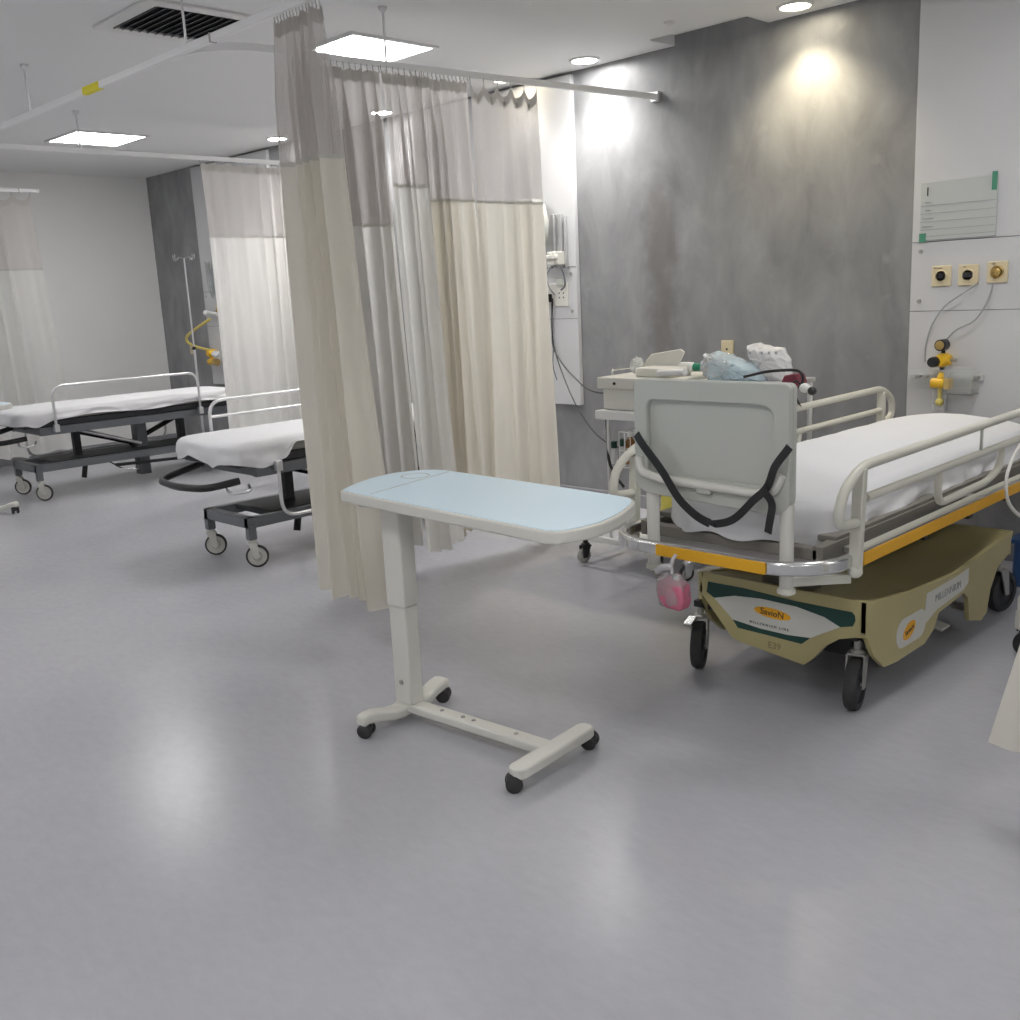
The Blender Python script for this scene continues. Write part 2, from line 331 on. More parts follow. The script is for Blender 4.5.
# ceiling lights
def ceiling_light(x, y, label):
    t = thing('ceiling_light', label, 'ceiling light', (x, y, CEIL), 0, 'square ceiling light panels')
    MB().ring(rrect(-.315, .315, -.315, .315, .01, 2), rrect(-.285, .285, -.285, .285, .01, 2), -.012, 0, 'xy').build('frame', 'alu', t)
    MB().bb(-.286, .286, -.286, .286, -.008, -.002).build('diffuser', 'lamp', t, smooth=False)
for i, (x, y) in enumerate(PANELS):
    ceiling_light(x, y, ['square lit ceiling panel just above the cream curtains', 'square lit ceiling panel over the left beds, the farther one'][i] if i < 2 else 'added ceiling panel outside the view, general fill light for the room')
for x, y, k in DOWNLIGHTS:
    lab = {(-4.43, 5.2): 'bright round downlight next to the white board edge and curtain rail end', (-2.96, 5.2): 'warm round downlight above the right side of the grey wall',
           (-5.12, 5.18): 'round downlight half hidden just above the scalloped curtain top', (-7.95, 5.18): 'small far downlight left of the front curtain, over the far bay'}.get((x, y), 'round ceiling downlight over the bed wall outside the view')
    t = thing('downlight', lab, 'downlight', (x, y, CEIL), 0, 'round downlights along the bed wall')
    MB().lathe([(.098, 0), (.098, -.006), (.085, -.012), (.078, -.010), (.078, 0)], (0, 0, 0)).build('trim_ring', 'white', t)
    MB().lathe([(.077, -.001), (.077, -.008), (.001, -.009)], (0, 0, 0)).build('lens', 'downcool' if k == 'cool' else 'downwarm', t)
    ld = bpy.data.lights.new('downlight_lamp', 'SPOT'); ld.energy = DOWN_POWER[k]; ld.spot_size = math.radians(115); ld.spot_blend = .8; ld.shadow_soft_size = .06
    ld.color = (1, .97, .93) if k != 'warm' else (1, .88, .62)
    lo = bpy.data.objects.new('downlight_lamp', ld); COL.objects.link(lo); lo.location = (0, 0, -.03); lo.parent = t
# ceiling air grilles
def grille(x, y, label):
    t = thing('air_grille', label, 'air vent', (x, y, CEIL))
    MB().ring(rrect(-.31, .31, -.31, .31, .01, 2), rrect(-.235, .235, -.235, .235, .01, 2), -.014, 0, 'xy').build('frame', 'white', t, bevel=.003)
    MB().bb(-.24, .24, -.24, .24, -.002, .0).build('backing', 'dark', t, smooth=False)
    for i in range(11):
        q = -.22+i*.044; MB().box((0, q, -.010), (.468, .030, .003), (.6, 0, 0)).build('louvre', 'steelgrey', t)
grille(-5.0, 2.74, 'square ceiling air grille with dark slats above the long curtain rail')
sd = tag(MB().bb(-6.42, -5.98, 1.98, 2.14, CEIL-.012, CEIL).build('ceiling_hatch', 'white', bevel=.004), 'pale ceiling hatch cut by the left edge near the rod', 'hatch')
tag(MB().lathe([(.03, 0), (.03, -.012), (.001, -.02)], at_z(669, 22, CEIL)).build('smoke_detector', 'white'), 'tiny round white fitting on the ceiling between the two bright downlights', 'detector')

# ---------------------------------------------------------------- curtain rails
ZR = 2.635
def hang_rod(parent, x, y): 
    MB().cyl((x, y, ZR+.01), (x, y, CEIL), .006).lathe([(.022, 0), (.022, -.012), (.007, -.03)], (x, y, CEIL)).build('hanger_rod', 'alu', parent)
t = thing('curtain_rail', 'long white curtain rail crossing the top left, with yellow tape on it', 'curtain rail')
MB().tube([(-9.4, 2.46, ZR), (-1.9, 2.45, ZR)], 0, sq=(.026, .034)).build('track', 'railwhite', t, bevel=.004)
p = -5.44; MB().tube([(p-.1, 2.4553, ZR), (p+.1, 2.455, ZR)], 0, sq=(.029, .0365)).build('tape_mark', 'tape', t)['label'] = 'yellow tape'
MB().tube([(-4.20, 2.453, ZR), (-4.19, 2.453, ZR)], 0, sq=(.032, .039)).build('joint', 'dullsteel', t)
for x in (-6.3, -4.43, -2.6, -8.2): hang_rod(t, x, 2.455)
t = thing('curtain_rail', 'curtain rail running over the cream curtains to the grey wall', 'curtain rail')
MB().tube(spline([(-4.62, 2.47, ZR), (-4.40, 2.50, ZR), (-4.27, 2.65, ZR), (-4.235, 2.85, ZR)], 6)+[Vector((-4.235, 3.2, ZR)), Vector((-4.02, WY-.01, ZR))], 0, sq=(.026, .034)).build('track', 'railwhite', t, bevel=.004)
MB().bb(-4.05, -3.99, WY-.03, WY, ZR-.03, ZR+.03).build('wall_bracket', 'alu', t, bevel=.004)
hang_rod(t, -4.21, 3.42)
t = thing('curtain_rail', 'far curtain rail over the white curtain in the far left bay', 'curtain rail')
MB().tube([(-7.53, 2.6, ZR), (-7.53, WY-.01, ZR)], 0, sq=(.026, .034)).build('track', 'railwhite', t, bevel=.004)
MB().bb(-7.56, -7.5, WY-.03, WY, ZR-.03, ZR+.03).build('wall_bracket', 'alu', t, bevel=.004)
hang_rod(t, -7.53, 3.25)
t = thing('curtain_rail', 'short white rail end at the far left wall, above the left edge curtain', 'curtain rail')
MB().tube([(-10.1, 2.4, ZR), (-10.1, 3.91, ZR)], 0, sq=(.026, .034)).build('track', 'railwhite', t, bevel=.004)
MB().tube([(-10.1, 3.72, ZR), (-10.1, 3.73, ZR)], 0, sq=(.03, .038)).build('joint', 'dullsteel', t)
hang_rod(t, -10.1, 2.7)

# ---------------------------------------------------------------- curtains
def curtain(label, path, side, n_fold, amp, z_net, z_bot, spread=(0, 0), scallop=0, net='net', cloth='drape', hooks=12, seed=0, amp_bot=None, group=None, stripe=None, lean=0):
    A, B = Vector(path[0]), Vector(path[1]); d = (B-A); L = d.length; d.normalize(); nrm = Vector((side[0], side[1]))
    c0 = (A+B)/2; t = thing('privacy_curtain', label, 'curtain', (c0.x, c0.y, z_bot), 0, group)
    rr = random.Random(seed); ph = [rr.uniform(0, 6.28) for _ in range(6)]; fr = [rr.uniform(.7, 1.4) for _ in range(4)]
    NS = max(90, n_fold*16); zt = ZR-.04; ab = amp_bot or amp*1.35
    def P(s, z):
        k = (zt-z)/(zt-z_bot)
        ext = -spread[0]*k*(1-s)**1 + spread[1]*k*s
        a = 2*PI*n_fold*(s+.035*math.sin(2*PI*1.3*s+ph[0])+.02*math.sin(9*s+ph[1])) + .5*k*math.sin(3*s+ph[2])
        am = (amp+(ab-amp)*k)*(.72+.28*math.sin(5.1*s*fr[0]+ph[3]))*min(1, .35+k*5)
        w = math.sin(a)+.28*math.sin(2*a+ph[4])
        off = am*w + .02*math.sin(2*s*6+k*4+ph[5])*k + lean*k
        q = A + d*(s*L+ext+.012*math.cos(a)*am/.05) + nrm*off
        return q
    def grid(zs, name, mt, top=None, bot=None):
        vs = []; fs = []; uvs = []; nz = len(zs)
        L_fold = L*1.9
        for i in range(NS+1):
            s = i/NS
            for j, z in enumerate(zs):
                zz = z
                if top and j == 0: zz = top(s)
                elif top and j == 1: zz = min(z, top(s)-.03)
                if bot and j == nz-1: zz = z + bot(s)
                q = P(s, zz); vs.append((q.x-c0.x, q.y-c0.y, zz-z_bot)); uvs.append((s*L_fold, zz))
        for i in range(NS):
            for j in range(nz-1): fs.append((i*nz+j, i*nz+j+1, (i+1)*nz+j+1, (i+1)*nz+j))
        me = bpy.data.meshes.new(name); me.from_pydata(vs, [], fs); ul = me.uv_layers.new(name='UVMap')
        for l in me.loops: ul.data[l.index].uv = uvs[l.vertex_index]
        me.materials.append(MT[mt])
        for p in me.polygons: p.use_smooth = True
        o = bpy.data.objects.new(name, me); COL.objects.link(o); o.parent = t
        return o
    def topf(s):
        if not scallop: return zt + .006*math.sin(s*60)
        u = (s*hooks) % 1.0; return zt - scallop*4*u*(1-u)
    nz1 = [zt-.03-(zt-.03-z_net)*i/12 for i in range(13)]
    grid([topf(0)]+nz1, 'net_heading', net, top=topf)
    def band(z0, z1, name, mt):
        vs = []; fs = []
        for i in range(NS+1):
            s = i/NS
            for k in range(3):
                z = topf(s)-.002-k*.026; q = P(s, z)+nrm*(-.003); vs.append((q.x-c0.x, q.y-c0.y, z-z_bot))
        for i in range(NS):
            for k in range(2): fs.append((i*3+k, i*3+k+1, i*3+k+4, i*3+k+3))
        mb = MB().add(vs, fs); mb.build(name, mt, t)
    band(0, 0, 'heading_tape', 'hem')
    zs = [z_net-(z_net-z_bot)*i/26 for i in range(27)]
    grid(zs, 'drape', cloth, bot=lambda s: .006*math.sin(s*31+ph[0])+.012*math.sin(s*7+ph[1]))
    vs = []; fs = []
    for i in range(NS+1):
        for k in range(2):
            z = z_net+.008-k*.016; q = P(i/NS, z)+nrm*.002; vs.append((q.x-c0.x, q.y-c0.y, z-z_bot))
    for i in range(NS): fs.append((i*2, i*2+1, i*2+3, i*2+2))
    MB().add(vs, fs).build('seam', 'hem', t)
    for h in range(hooks+1):
        s = h/hooks; q = A+d*(s*L)-c0; zz = zt-z_bot
        MB().tube([(q.x, q.y, ZR-.012-z_bot), (q.x, q.y, ZR-.03-z_bot), (q.x+.002, q.y+.002, zz+.004), (q.x, q.y, zz-.008)], .0022, 6).build('hook', 'dullsteel', t)
    return t
curtain('cream privacy curtain bunched at the end of the long rail, nearest to the camera', ((-3.71, 2.455), (-3.40, 2.455)), (0, -1), 5, .050, 2.05, .235, (.02, .19), seed=3, hooks=14)
curtain('white lined curtain bunched behind the nearest one, with the lowest net heading', ((-4.232, 2.88), (-4.20, 3.36)), (1, 0), 6, .055, 1.86, .19, (-.05, .05), cloth='drapewhite', seed=5, hooks=14)
curtain('narrow white curtain gathered in the middle of the cross rail, behind the table column', ((-4.185, 3.36), (-4.18, 3.62)), (1, 0), 4, .03, 2.05, .16, (.05, 0), cloth='drapewhite', seed=9, hooks=7, lean=.14)
curtain('cream curtain gathered with dense hooks, left of the scalloped curtain', ((-4.19, 3.56), (-4.155, 3.92)), (1, 0), 5, .045, 1.99, .17, (0, .08), seed=12, hooks=14)
curtain('wide cream curtain with scalloped white net top, nearest the grey wall', ((-4.15, 3.93), (-4.11, 4.40)), (1, 0), 4, .020, 1.985, .16, (.03, .03), scallop=.05, seed=21, hooks=5, amp_bot=.035)
curtain('white curtain in the far bay, right of the wall bracket with yellow arm', ((-7.53, 4.18), (-7.53, 5.2)), (1, 0), 8, .035, 2.04, .18, seed=31, hooks=14, cloth='drapewhite', group=None)
curtain('white curtain at the left edge, behind the leftmost bed', ((-10.1, 3.0), (-10.1, 3.82)), (1, 0), 5, .035, 1.92, .18, (0, .13), seed=41, hooks=5, scallop=.05, cloth='drapewhite', amp_bot=.05)
# trailing curtain at the right edge
curtain('cream curtain corner entering at the right edge, lowest right of the picture', ((-.46, 2.90), (-.05, 3.0)), (0, -1), 4, .03, 2.0, .20, (.50, 0), seed=51, hooks=8)

# ---------------------------------------------------------------- casters
def caster(parent, x, y, r, w, mount, steer, fork='dullsteel', tyre='rubber', hub='hub', off=.03, solid_disc=False, name='caster'):
    o = MB(); d = Vector((math.cos(steer), math.sin(steer), 0)); s = Vector((-d.y, d.x, 0)); wc = Vector((x, y, r))+d*off
    top = r*2+.012
    o.cyl((x, y, top), (x, y, mount), .014).lathe([(.024, 0), (.026, .012), (.02, .02)], (x, y, top-.004))
    for sg in (-1, 1):
        a = s*sg*(w/2+.006)
        o.add([Vector((x, y, top))-d*.022+a, Vector((x, y, top))+d*.03+a, wc+d*.014+a-Vector((0, 0, .012)), wc-d*.014+a-Vector((0, 0, .012)),
               Vector((x, y, top))-d*.022+a*1.25, Vector((x, y, top))+d*.03+a*1.25, wc+d*.014+a*1.25-Vector((0, 0, .012)), wc-d*.014+a*1.25-Vector((0, 0, .012))],
              [(0, 1, 2, 3), (7, 6, 5, 4), (0, 4, 5, 1), (1, 5, 6, 2), (2, 6, 7, 3), (3, 7, 4, 0)])
    o.box(Vector((x, y, top)), (.055, w+.016, .008), (0, 0, steer))
    o.cyl(wc-s*(w/2+.01), wc+s*(w/2+.01), .007, n=10)
    p = o.build(name, fork, parent)
    def wheel(prof, nm, mt):
        mb = MB(); mb.lathe(prof, (0, 0, 0), 'x', 28); R = Matrix.Rotation(math.atan2(s.y, s.x), 3, 'Z')
        mb.v = [wc + R @ v for v in mb.v]; return mb.build(nm, mt, p)
    ri = r*(.84 if solid_disc else .72)
    wheel([(ri, -w/2), (r-.006, -w/2), (r, -w/4), (r, w/4), (r-.006, w/2), (ri, w/2), (ri, -w/2)], 'tyre', tyre)
    wheel([(.001, -w/2+.002), (ri*.35, -w/2+.001), (ri*.5, -w/2+.008), (ri+.002, -w/2+.006), (ri+.002, w/2-.006), (ri*.5, w/2-.008), (ri*.35, w/2-.001), (.001, w/2-.002)], 'wheel_disc', hub)
    return p

# ---------------------------------------------------------------- overbed tables
def overbed_table(label, loc, rz, legs='mix', top_shift=(0, 0)):
    # local: column at origin, spar along +x
    t = thing('overbed_table', label, 'table', loc, rz)
    MB().bb(-.022, .060, -.033, .033, .065, .44).build('lower_column', 'offwhite', t, bevel=.008)
    MB().bb(-.026, .064, -.037, .037, .43, .795).build('upper_column', 'offwhite', t, bevel=.008)
    b = MB().cyl((.018, -.032, .15), (.018, -.037, .15), .009)
    b.build('column_bolt', 'dullsteel', t)
    MB().bb(-.03, .705, -.030, .030, .034, .068).build('base_spar', 'offwhite', t, bevel=.008)
    for q in (.18, .28, .33, .52): MB().lathe([(.008, .068), (.007, .072), (.001, .073)], (q, 0, 0)).build('base_bolt', 'dullsteel', t)
    # arched foot at the column end
    prof = [(-.225, .060), (-.20, .066), (-.15, .060), (-.09, .042), (-.05, .036), (.05, .036), (.09, .042), (.14, .062), (.18, .070), (.205, .064)]
    vs = []; fs = []
    f = MB(); 
    rings = []
    for (y, z) in prof:
        hw = .034 if abs(y) < .20 else .024
        rings.append([(-hw, y, z-.016), (hw, y, z-.016), (hw, y, z+.022), (-hw, y, z+.022)])
    for r in rings: vs += r
    for i in range(len(rings)-1):
        for k in range(4): fs.append((i*4+k, i*4+(k+1) % 4, i*4+4+(k+1) % 4, i*4+4+k))
    fs += [(0, 3, 2, 1), tuple(len(vs)-4+k for k in range(4))]
    f.add(vs, fs).build('arched_foot', 'offwhite', t, bevel=.01)
    MB().prism(rrect(.652, .718, -.215, .185, .03, 4), .042, .078, 'xy').build('straight_foot', 'offwhite', t, bevel=.007)
    for cx, cy, st in ((.01, -.193, 3.6), (.0, .175, .6), (.685, -.195, 3.9), (.685, .165, .3)):
        # small black twin wheel casters
        k = MB(); d = Vector((math.cos(st), math.sin(st), 0)); s = Vector((-d.y, d.x, 0)); wc = Vector((cx, cy, .027))+d*.012; R = Matrix.Rotation(math.atan2(s.y, s.x), 3, 'Z')
        k.cyl((cx, cy, .03), (cx, cy, .06), .009); k.ball(wc+Vector((0, 0, .012)), .024, (1, 1, .8)); pc = k.build('caster', 'black', t)
        for sg in (-1, 1):
            w = MB().lathe([(.001, -.011), (.022, -.010), (.027, -.005), (.027, .006), (.02, .011), (.001, .012)], (0, 0, 0), 'x', 20)
            w.v = [wc + R @ (v+Vector((sg*.017, 0, 0))) for v in w.v]; w.build('caster_wheel', 'rubber', pc)
    # top
    sx, sy = top_shift[0]+.018, top_shift[1]
    top = [(-.187, -.075), (.03, -.104), (.282, -.136), (.56, -.168), (.78, -.197), (.825, -.198), (.862, -.178), (.892, -.10), (.899, -.01), (.875, .12), (.828, .244), (.79, .285), (.727, .306),
           (.306, .361), (-.084, .404), (-.15, .408), (-.205, .393), (-.255, .345), (-.293, .263), (-.295, .17), (-.275, .08), (-.245, .0), (-.215, -.06)]
    cxm, cym = .3, .1; n_ = len(top); o = [Vector((x+sx, y+sy, 0)) for x, y in top]
    o = [(p.x, p.y) for p in spline(o+[o[0]], 3)[:-1]]
    i = []
    for k_ in range(len(o)):
        a_ = Vector(o[k_-1]); b_ = Vector(o[(k_+1) % len(o)]); t_ = (b_-a_).normalized(); p_ = Vector(o[k_])+Vector((-t_.y, t_.x))*.011; i.append((p_.x, p_.y))
    MB().prism(o, .800, .838, 'xy').build('tabletop', 'offwhite', t, bevel=.006)
    MB().prism(i, .836, .8405, 'xy').build('laminate', 'blue', t, smooth=False)['label'] = 'pale blue laminate surface'
    X0, Y0, Y1 = -.25+sx, -.09+sy, .37+sy
    g = MB().tube([(X0+.20, Y0+.02, .8406), (X0+.15, Y1+.01, .8406)], 0, sq=(.004, .0016)); g.build('groove', 'panelgrey', t, smooth=False)
    MB().ring([(X0+.09+.055*math.cos(a*PI/12), Y1-.11+.055*math.sin(a*PI/12)) for a in range(24)], [(X0+.09+.050*math.cos(a*PI/12), Y1-.11+.050*math.sin(a*PI/12)) for a in range(24)], .8395, .8412, 'xy').build('cup_ring', 'panelgrey', t)
    MB().bb(-.12, .20, -.05, .05, .785, .80).build('top_bracket', 'panelgrey', t, bevel=.003)
    return t
overbed_table('white overbed table with pale blue top and black casters, standing alone in the foreground', (-2.745, 2.118, 0), math.radians(5.0))
overbed_table('second overbed table, only its arched white foot and black caster showing at the left edge', (-8.315, 2.53, 0), math.radians(-48.7), top_shift=(0, -.22))

# ---------------------------------------------------------------- linen
def sheet_mesh(hx, y0, y1, r, z_top, hem, dome=0, flare=.008, seed=0, n=14):
    # sheet lying over a rounded slab; hem(theta) gives how far it hangs
    loop = []
    for p in rrect(-hx, hx, y0, y1, r, 6): loop.append(Vector(p))
    L = []                                 # resample edges
    for i in range(len(loop)):
        a, b = loop[i], loop[(i+1) % len(loop)]; k = max(1, int((b-a).length/.035))
        for j in range(k): L.append(a.lerp(b, j/k))
    N = len(L); c = Vector((0, (y0+y1)/2)); mb = MB(); vs = []; rings = 0
    def nz(x, y, s): return noise.noise(Vector((x*s+seed, y*s, seed*1.7)))
    ts = [0.02]+[i/16 for i in range(1, 16)]+[.985]
    for t in ts:
        for p in L:
            q = c+(p-c)*t; dm = dome*(1-(q.x/hx)**2)*(1-abs((q.y-c.y)/((y1-y0)/2))**4)
            e = 0 if t < .98 else -.006
            vs.append((q.x, q.y, z_top+dm+e+.004*nz(q.x, q.y, 5)+.003*nz(q.x, q.y, 14)))
        rings += 1
    K = 7
    for k in range(1, K+1):
        for i, p in enumerate(L):
            o = (p-c); nx = Vector((p.x/hx, (p.y-c.y)/((y1-y0)/2))); nx = Vector((nx.x**5, nx.y**5)) if nx.length else nx; nx.normalize()
            h = hem(p.x/hx, (p.y-c.y)/((y1-y0)/2)); f = k/K; z = z_top-.008-h*f
            w = flare*(1+2.2*nz(i*.11, f*1.2, 2.3))*f + .010*math.sin(min(1, f*3)*PI/2) + .012*f*nz(i*.35, f, 1.9)
            q = p+nx*w; vs.append((q.x, q.y, z))
        rings += 1
    fs = []
    for a in range(rings-1):
        for i in range(N): fs.append((a*N+i, a*N+(i+1) % N, (a+1)*N+(i+1) % N, (a+1)*N+i))
    fs.append(tuple(range(N))[::-1])
    return mb.add(vs, fs)

# ---------------------------------------------------------------- grey stretchers (left)
def grey_stretcher(label, loc, raised, lowered, seed, drop):
    # local: foot end at y=0 toward the camera, x centre 0
    t = thing('stretcher', label, 'hospital bed', loc)
    W = .33
    # wheel base
    b = MB()
    for s in (-1, 1): b.bb(s*.235-.025, s*.235+.025, .03, 1.86, .235, .295)
    for y in (.03, 1.83): b.bb(-.26, .26, y, y+.06, .235, .295)
    b.build('base_frame', 'steelgrey', t, bevel=.006)
    MB().bb(-.21, .21, .22, 1.7, .262, .30).build('base_tray', 'darkgrey', t, bevel=.01)
    for x in (-.24, .24):
        for y, st in ((.055, -.3), (1.83, .5)):
            p = MB().bb(x-.022, x+.022, y-.025, y+.025, .165, .25); p.build('caster_post', 'steelgrey', t, bevel=.004)
            caster(t, x, y, .066, .03, .19, 1.0+.15*st, fork='hub', tyre='rubber', hub='hub', off=.022, solid_disc=True)
    # lift columns and struts
    MB().tube([(0, .55, .28), (.02, .50, .10)], .022).build('pedal_post', 'black', t)
    MB().tube([(-.04, .50, .60), (-.04, .50, .29)], .0, sq=(.06, .05)).build('lift_column', 'darkgrey', t)
    MB().bb(-.05, .05, 1.0, 1.1, .05, .57).build('centre_post', 'steelgrey', t, bevel=.004)
    MB().tube([(-.12, .40, .54), (-.12, 1.05, .32)], .022).build('gas_strut', 'black', t)
    MB().tube([(.12, .42, .545), (.12, 1.0, .34)], .016).build('gas_strut', 'alu', t)
    MB().tube([(-.12, 1.55, .54), (-.12, 1.0, .32)], .022).build('gas_strut', 'black', t)
    MB().tube([(.0, 1.45, .56), (.0, 1.45, .28)], .0, sq=(.06, .05)).build('lift_column', 'darkgrey', t)
    MB().tube(fillet([(-.02, .75, .2), (.30, .72, .17), (.33, .85, .15), (.20, .92, .16)], .05), .008).build('foot_pedal', 'chrome', t)
    MB().tube([(.24, .7, .20), (.24, 1.35, .17), (.12, 1.75, .2)], .014).build('brake_bar', 'black', t)
    # top frame
    f = MB()
    for s in (-1, 1): f.bb(s*.30-.02, s*.30+.02, .08, 1.95, .535, .60)
    for y in (.08, .95, 1.9): f.bb(-.30, .30, y, y+.05, .54, .59)
    f.build('top_frame', 'steelgrey', t, bevel=.006)
    MB().bb(-.31, .31, -.03, 1.93, .60, .655).build('mattress_platform', 'darkgrey', t, bevel=.012)
    MB().prism(rrect(-.315, .315, -.06, 1.92, .08, 4), .655, .735, 'xy').build('mattress', 'mattress', t, bevel=.02)
    # black push handle at the foot
    MB().tube(fillet([(-.29, .10, .575), (-.33, -.20, .50), (.0, -.24, .50), (.26, -.20, .51), (.30, -.02, .53)], .10), .021).build('push_handle', 'black', t)
    MB().tube(spline([(.18, -.05, .50), (.30, -.08, .47), (.36, .0, .475), (.26, .06, .49)], 5), .008).build('pedal_ring', 'alu', t)
    # side rails
    def rail(s, up, name):
        x = s*.365
        if up:
            MB().tube(fillet([(x, .20, .58), (x, .20, .93), (x, 1.48, .93), (x, 1.48, .58)], .10, 6), .011).build(name, 'alu', t)
            if up == 2: MB().tube([(x, .20, .83), (x, 1.48, .83)], .009).build('rail_bar', 'alu', t)
        else:
            MB().tube(fillet([(x, .20, .62), (x, .20, .29), (x, 1.48, .29), (x, 1.48, .62)], .10, 6), .011).build(name, 'alu', t)
        m_ = MB()
        for y in (.20, 1.48): m_.bb(x-.02, x+.02, y-.02, y+.02, .56, .62)
        for y in (.20, 1.48): m_.bb(min(x, s*.31), max(x, s*.31), y-.015, y+.015, .565, .595)
        m_.build('rail_clamp', 'alu', t, bevel=.004)
    rail(raised[0], raised[1], 'side_rail'); rail(lowered, 0, 'side_rail')
    sh = sheet_mesh(.33, -.08, 1.93, .09, .748, drop, dome=.012, seed=seed, flare=.012)
    sh.build('sheet', 'sheet', t, sub=1)
    return t
def drop_m(u, v):        # more cloth at the foot, bunched towards the near side corner
    f = .085+.01*math.sin(9*u+5*v)
    if u > .9 and v > -.6: return .035+.008*math.sin(14*v)
    if v < -.95: f = .10+.03*(u > .3)+.02*math.sin(6*u)
    if u > .9 and v < -.6: f = .155-.05*abs(v+.8)/.2
    return max(.05, f)
def drop_l(u, v):
    f = .075+.012*math.sin(7*v+1)
    if u > .9 and v < -.72: f = .14-.06*abs(v+.86)/.14
    if v < -.95: f = .11
    return max(.045, f)
gm = grey_stretcher('grey stretcher in the middle bay, half hidden by the front curtain', (-5.36, 2.86, 0), (-1, 2), 1, 3, drop_m)
gl = grey_stretcher('grey stretcher at the far left with raised chrome side rail and scissor frame', (-8.77, 2.93, 0), (1, 1), -1, 8, drop_l)

# ---------------------------------------------------------------- IV pole, far bay
pt = at_y(183, 250, 5.05)
t = thing('iv_pole', 'thin steel drip stand with hooks against the far dark grey wall', 'drip stand', (pt.x, 5.05, 0))
MB().cyl((0, 0, .06), (0, 0, 1.1), .0125).build('lower_tube', 'alu', t); MB().cyl((0, 0, 1.08), (0, 0, 1.98), .008).build('upper_tube', 'alu', t)
for k in range(4):
    a = k*PI/2+.4; d = Vector((math.cos(a), math.sin(a), 0))
    MB().tube(spline([Vector((0, 0, 1.98)), d*.07+Vector((0, 0, 1.99)), d*.10+Vector((0, 0, 1.96)), d*.13+Vector((0, 0, 1.98)), d*.13+Vector((0, 0, 2.02))], 5), .0045, 8).build('hook', 'chrome', t)
for k in range(5):
    a = k*2*PI/5; d = Vector((math.cos(a), math.sin(a), 0))
    MB().tube([Vector((0, 0, .08)), d*.2+Vector((0, 0, .06))], .011).cyl(d*.2+Vector((0, 0, .065)), d*.2+Vector((0, 0, .045)), .01).ball(d*.2+Vector((0, 0, .025)), .025).build('leg', 'black', t)
MB().ball((0, 0, 1.09), .02).build('lock_knob', 'black', t)

# ================================================================ bed with olive base (right)
BX = -1.885
bed = thing('patient_trolley', 'large cream patient trolley with raised headboard, yellow bumper strips and olive moulded base', 'hospital bed', (BX, 3.0, 0))
def B(x, y, z): return (x-BX, y-3.0, z)
def pxB(x, y, Y): p = at_y(x, y, Y); return (p.x-BX, p.z)
# moulded base
YF = 3.13-3.0
front = [(-.262, .412), (-.28, .335), (-.135, .175), (-.10, .165), (.165, .135), (.20, .165), (.25, .225), (.30, .262), (.36, .28), (.395, .285), (.395, .412)]
fr = MB().prism(front, YF, YF+.018)
side = [(.13, .41), (.13, .30), (.20, .20), (.28, .135), (.38, .125), (.62, .125), (.70, .16), (.74, .215), (.98, .235), (1.03, .20), (1.05, .10), (1.18, .065), (1.24, .085), (1.27, .18), (1.34, .26), (1.46, .29), (1.50, .385), (1.2, .36), (.9, .335), (.5, .36)]
bm_ = MB().prism(side, .378, .396, 'yz').prism([(a, b) for a, b in side], -.285, -.268, 'yz')
# top tray
NX, NY = 16, 26; vs = []; fs = []
def tray_z(u, y):
    ys = [.13, .5, .9, 1.2, 1.50]; zs = [.41, .36, .335, .36, .385]
    for k in range(4):
        if ys[k] <= y <= ys[k+1]+1e-6: a = (y-ys[k])/(ys[k+1]-ys[k]); e = zs[k]*(1-a)+zs[k+1]*a
    mid = .41 if y < .35 else .30 if y < 1.25 else .40
    yy = min(1, max(0, (y-.13)/.3)) * min(1, max(0, (1.5-y)/.3)); yy = yy*yy*(3-2*yy)
    w = (1-abs(u)**4)*yy
    return e - .075*w
for i in range(NX+1):
    for j in range(NY+1):
        u = -1+2*i/NX; y = .13+1.37*j/NY; x = (-.285+.396)/2+u*(.681/2); vs.append((x, y, tray_z(u, y)))
for i in range(NX):
    for j in range(NY): a = i*(NY+1)+j; fs.append((a, a+1, a+NY+2, a+NY+1))
cov = MB(); cov.v = fr.v+bm_.v; cov.f = fr.f+[tuple(i+len(fr.v) for i in f) for f in bm_.f]; cov.add(vs, fs)
cov.bb(-.28, .39, 1.485, 1.50, .28, .385)
cov.build('base_cover', 'olive', bed, bevel=.006)
MB().bb(-.20, .30, .22, 1.45, .17, .26).build('chassis', 'black', bed)
# raised inner hump and lift columns
MB().prism(rrect(-.17, .02, .36, .58, .06), .30, .60, 'xy').build('lift_column', 'deck', bed, bevel=.01)
MB().prism(rrect(-.17, .02, 1.2, 1.42, .06), .32, .60, 'xy').build('lift_column', 'deck', bed, bevel=.01)
# emblem on the front skirt
def dpoly(pts, sc=5.667, ox=690, oy=575, Y=3.126): return [pxB(ox+a/sc, oy+b/sc, Y) for a, b in pts]
up = [(100, 38), (300, 75), (600, 150), (850, 200), (915, 212), (932, 232), (935, 262), (920, 292), (850, 297), (760, 240), (600, 180), (400, 135), (250, 118), (135, 130), (92, 95)]
lo_ = [(240, 252), (400, 305), (550, 340), (680, 358), (630, 392), (450, 345), (270, 300)]
wh = [(135, 130), (250, 118), (400, 135), (600, 180), (760, 240), (850, 297), (680, 358), (550, 340), (400, 305), (240, 252)]
d = MB().prism(dpoly(up), YF-.002, YF+.001).prism(dpoly(lo_), YF-.002, YF+.001); d.build('emblem_border', 'green', bed, smooth=False)['label'] = 'dark green printed band'
MB().prism(dpoly(wh), YF-.002, YF+.001).build('emblem_field', 'decalwhite', bed, smooth=False)['label'] = 'white printed field'
c0 = Vector(dpoly([(465, 218)])[0]); c1 = Vector(dpoly([(570, 246)])[0]); ax = c1-c0; hh = .019
ov = []
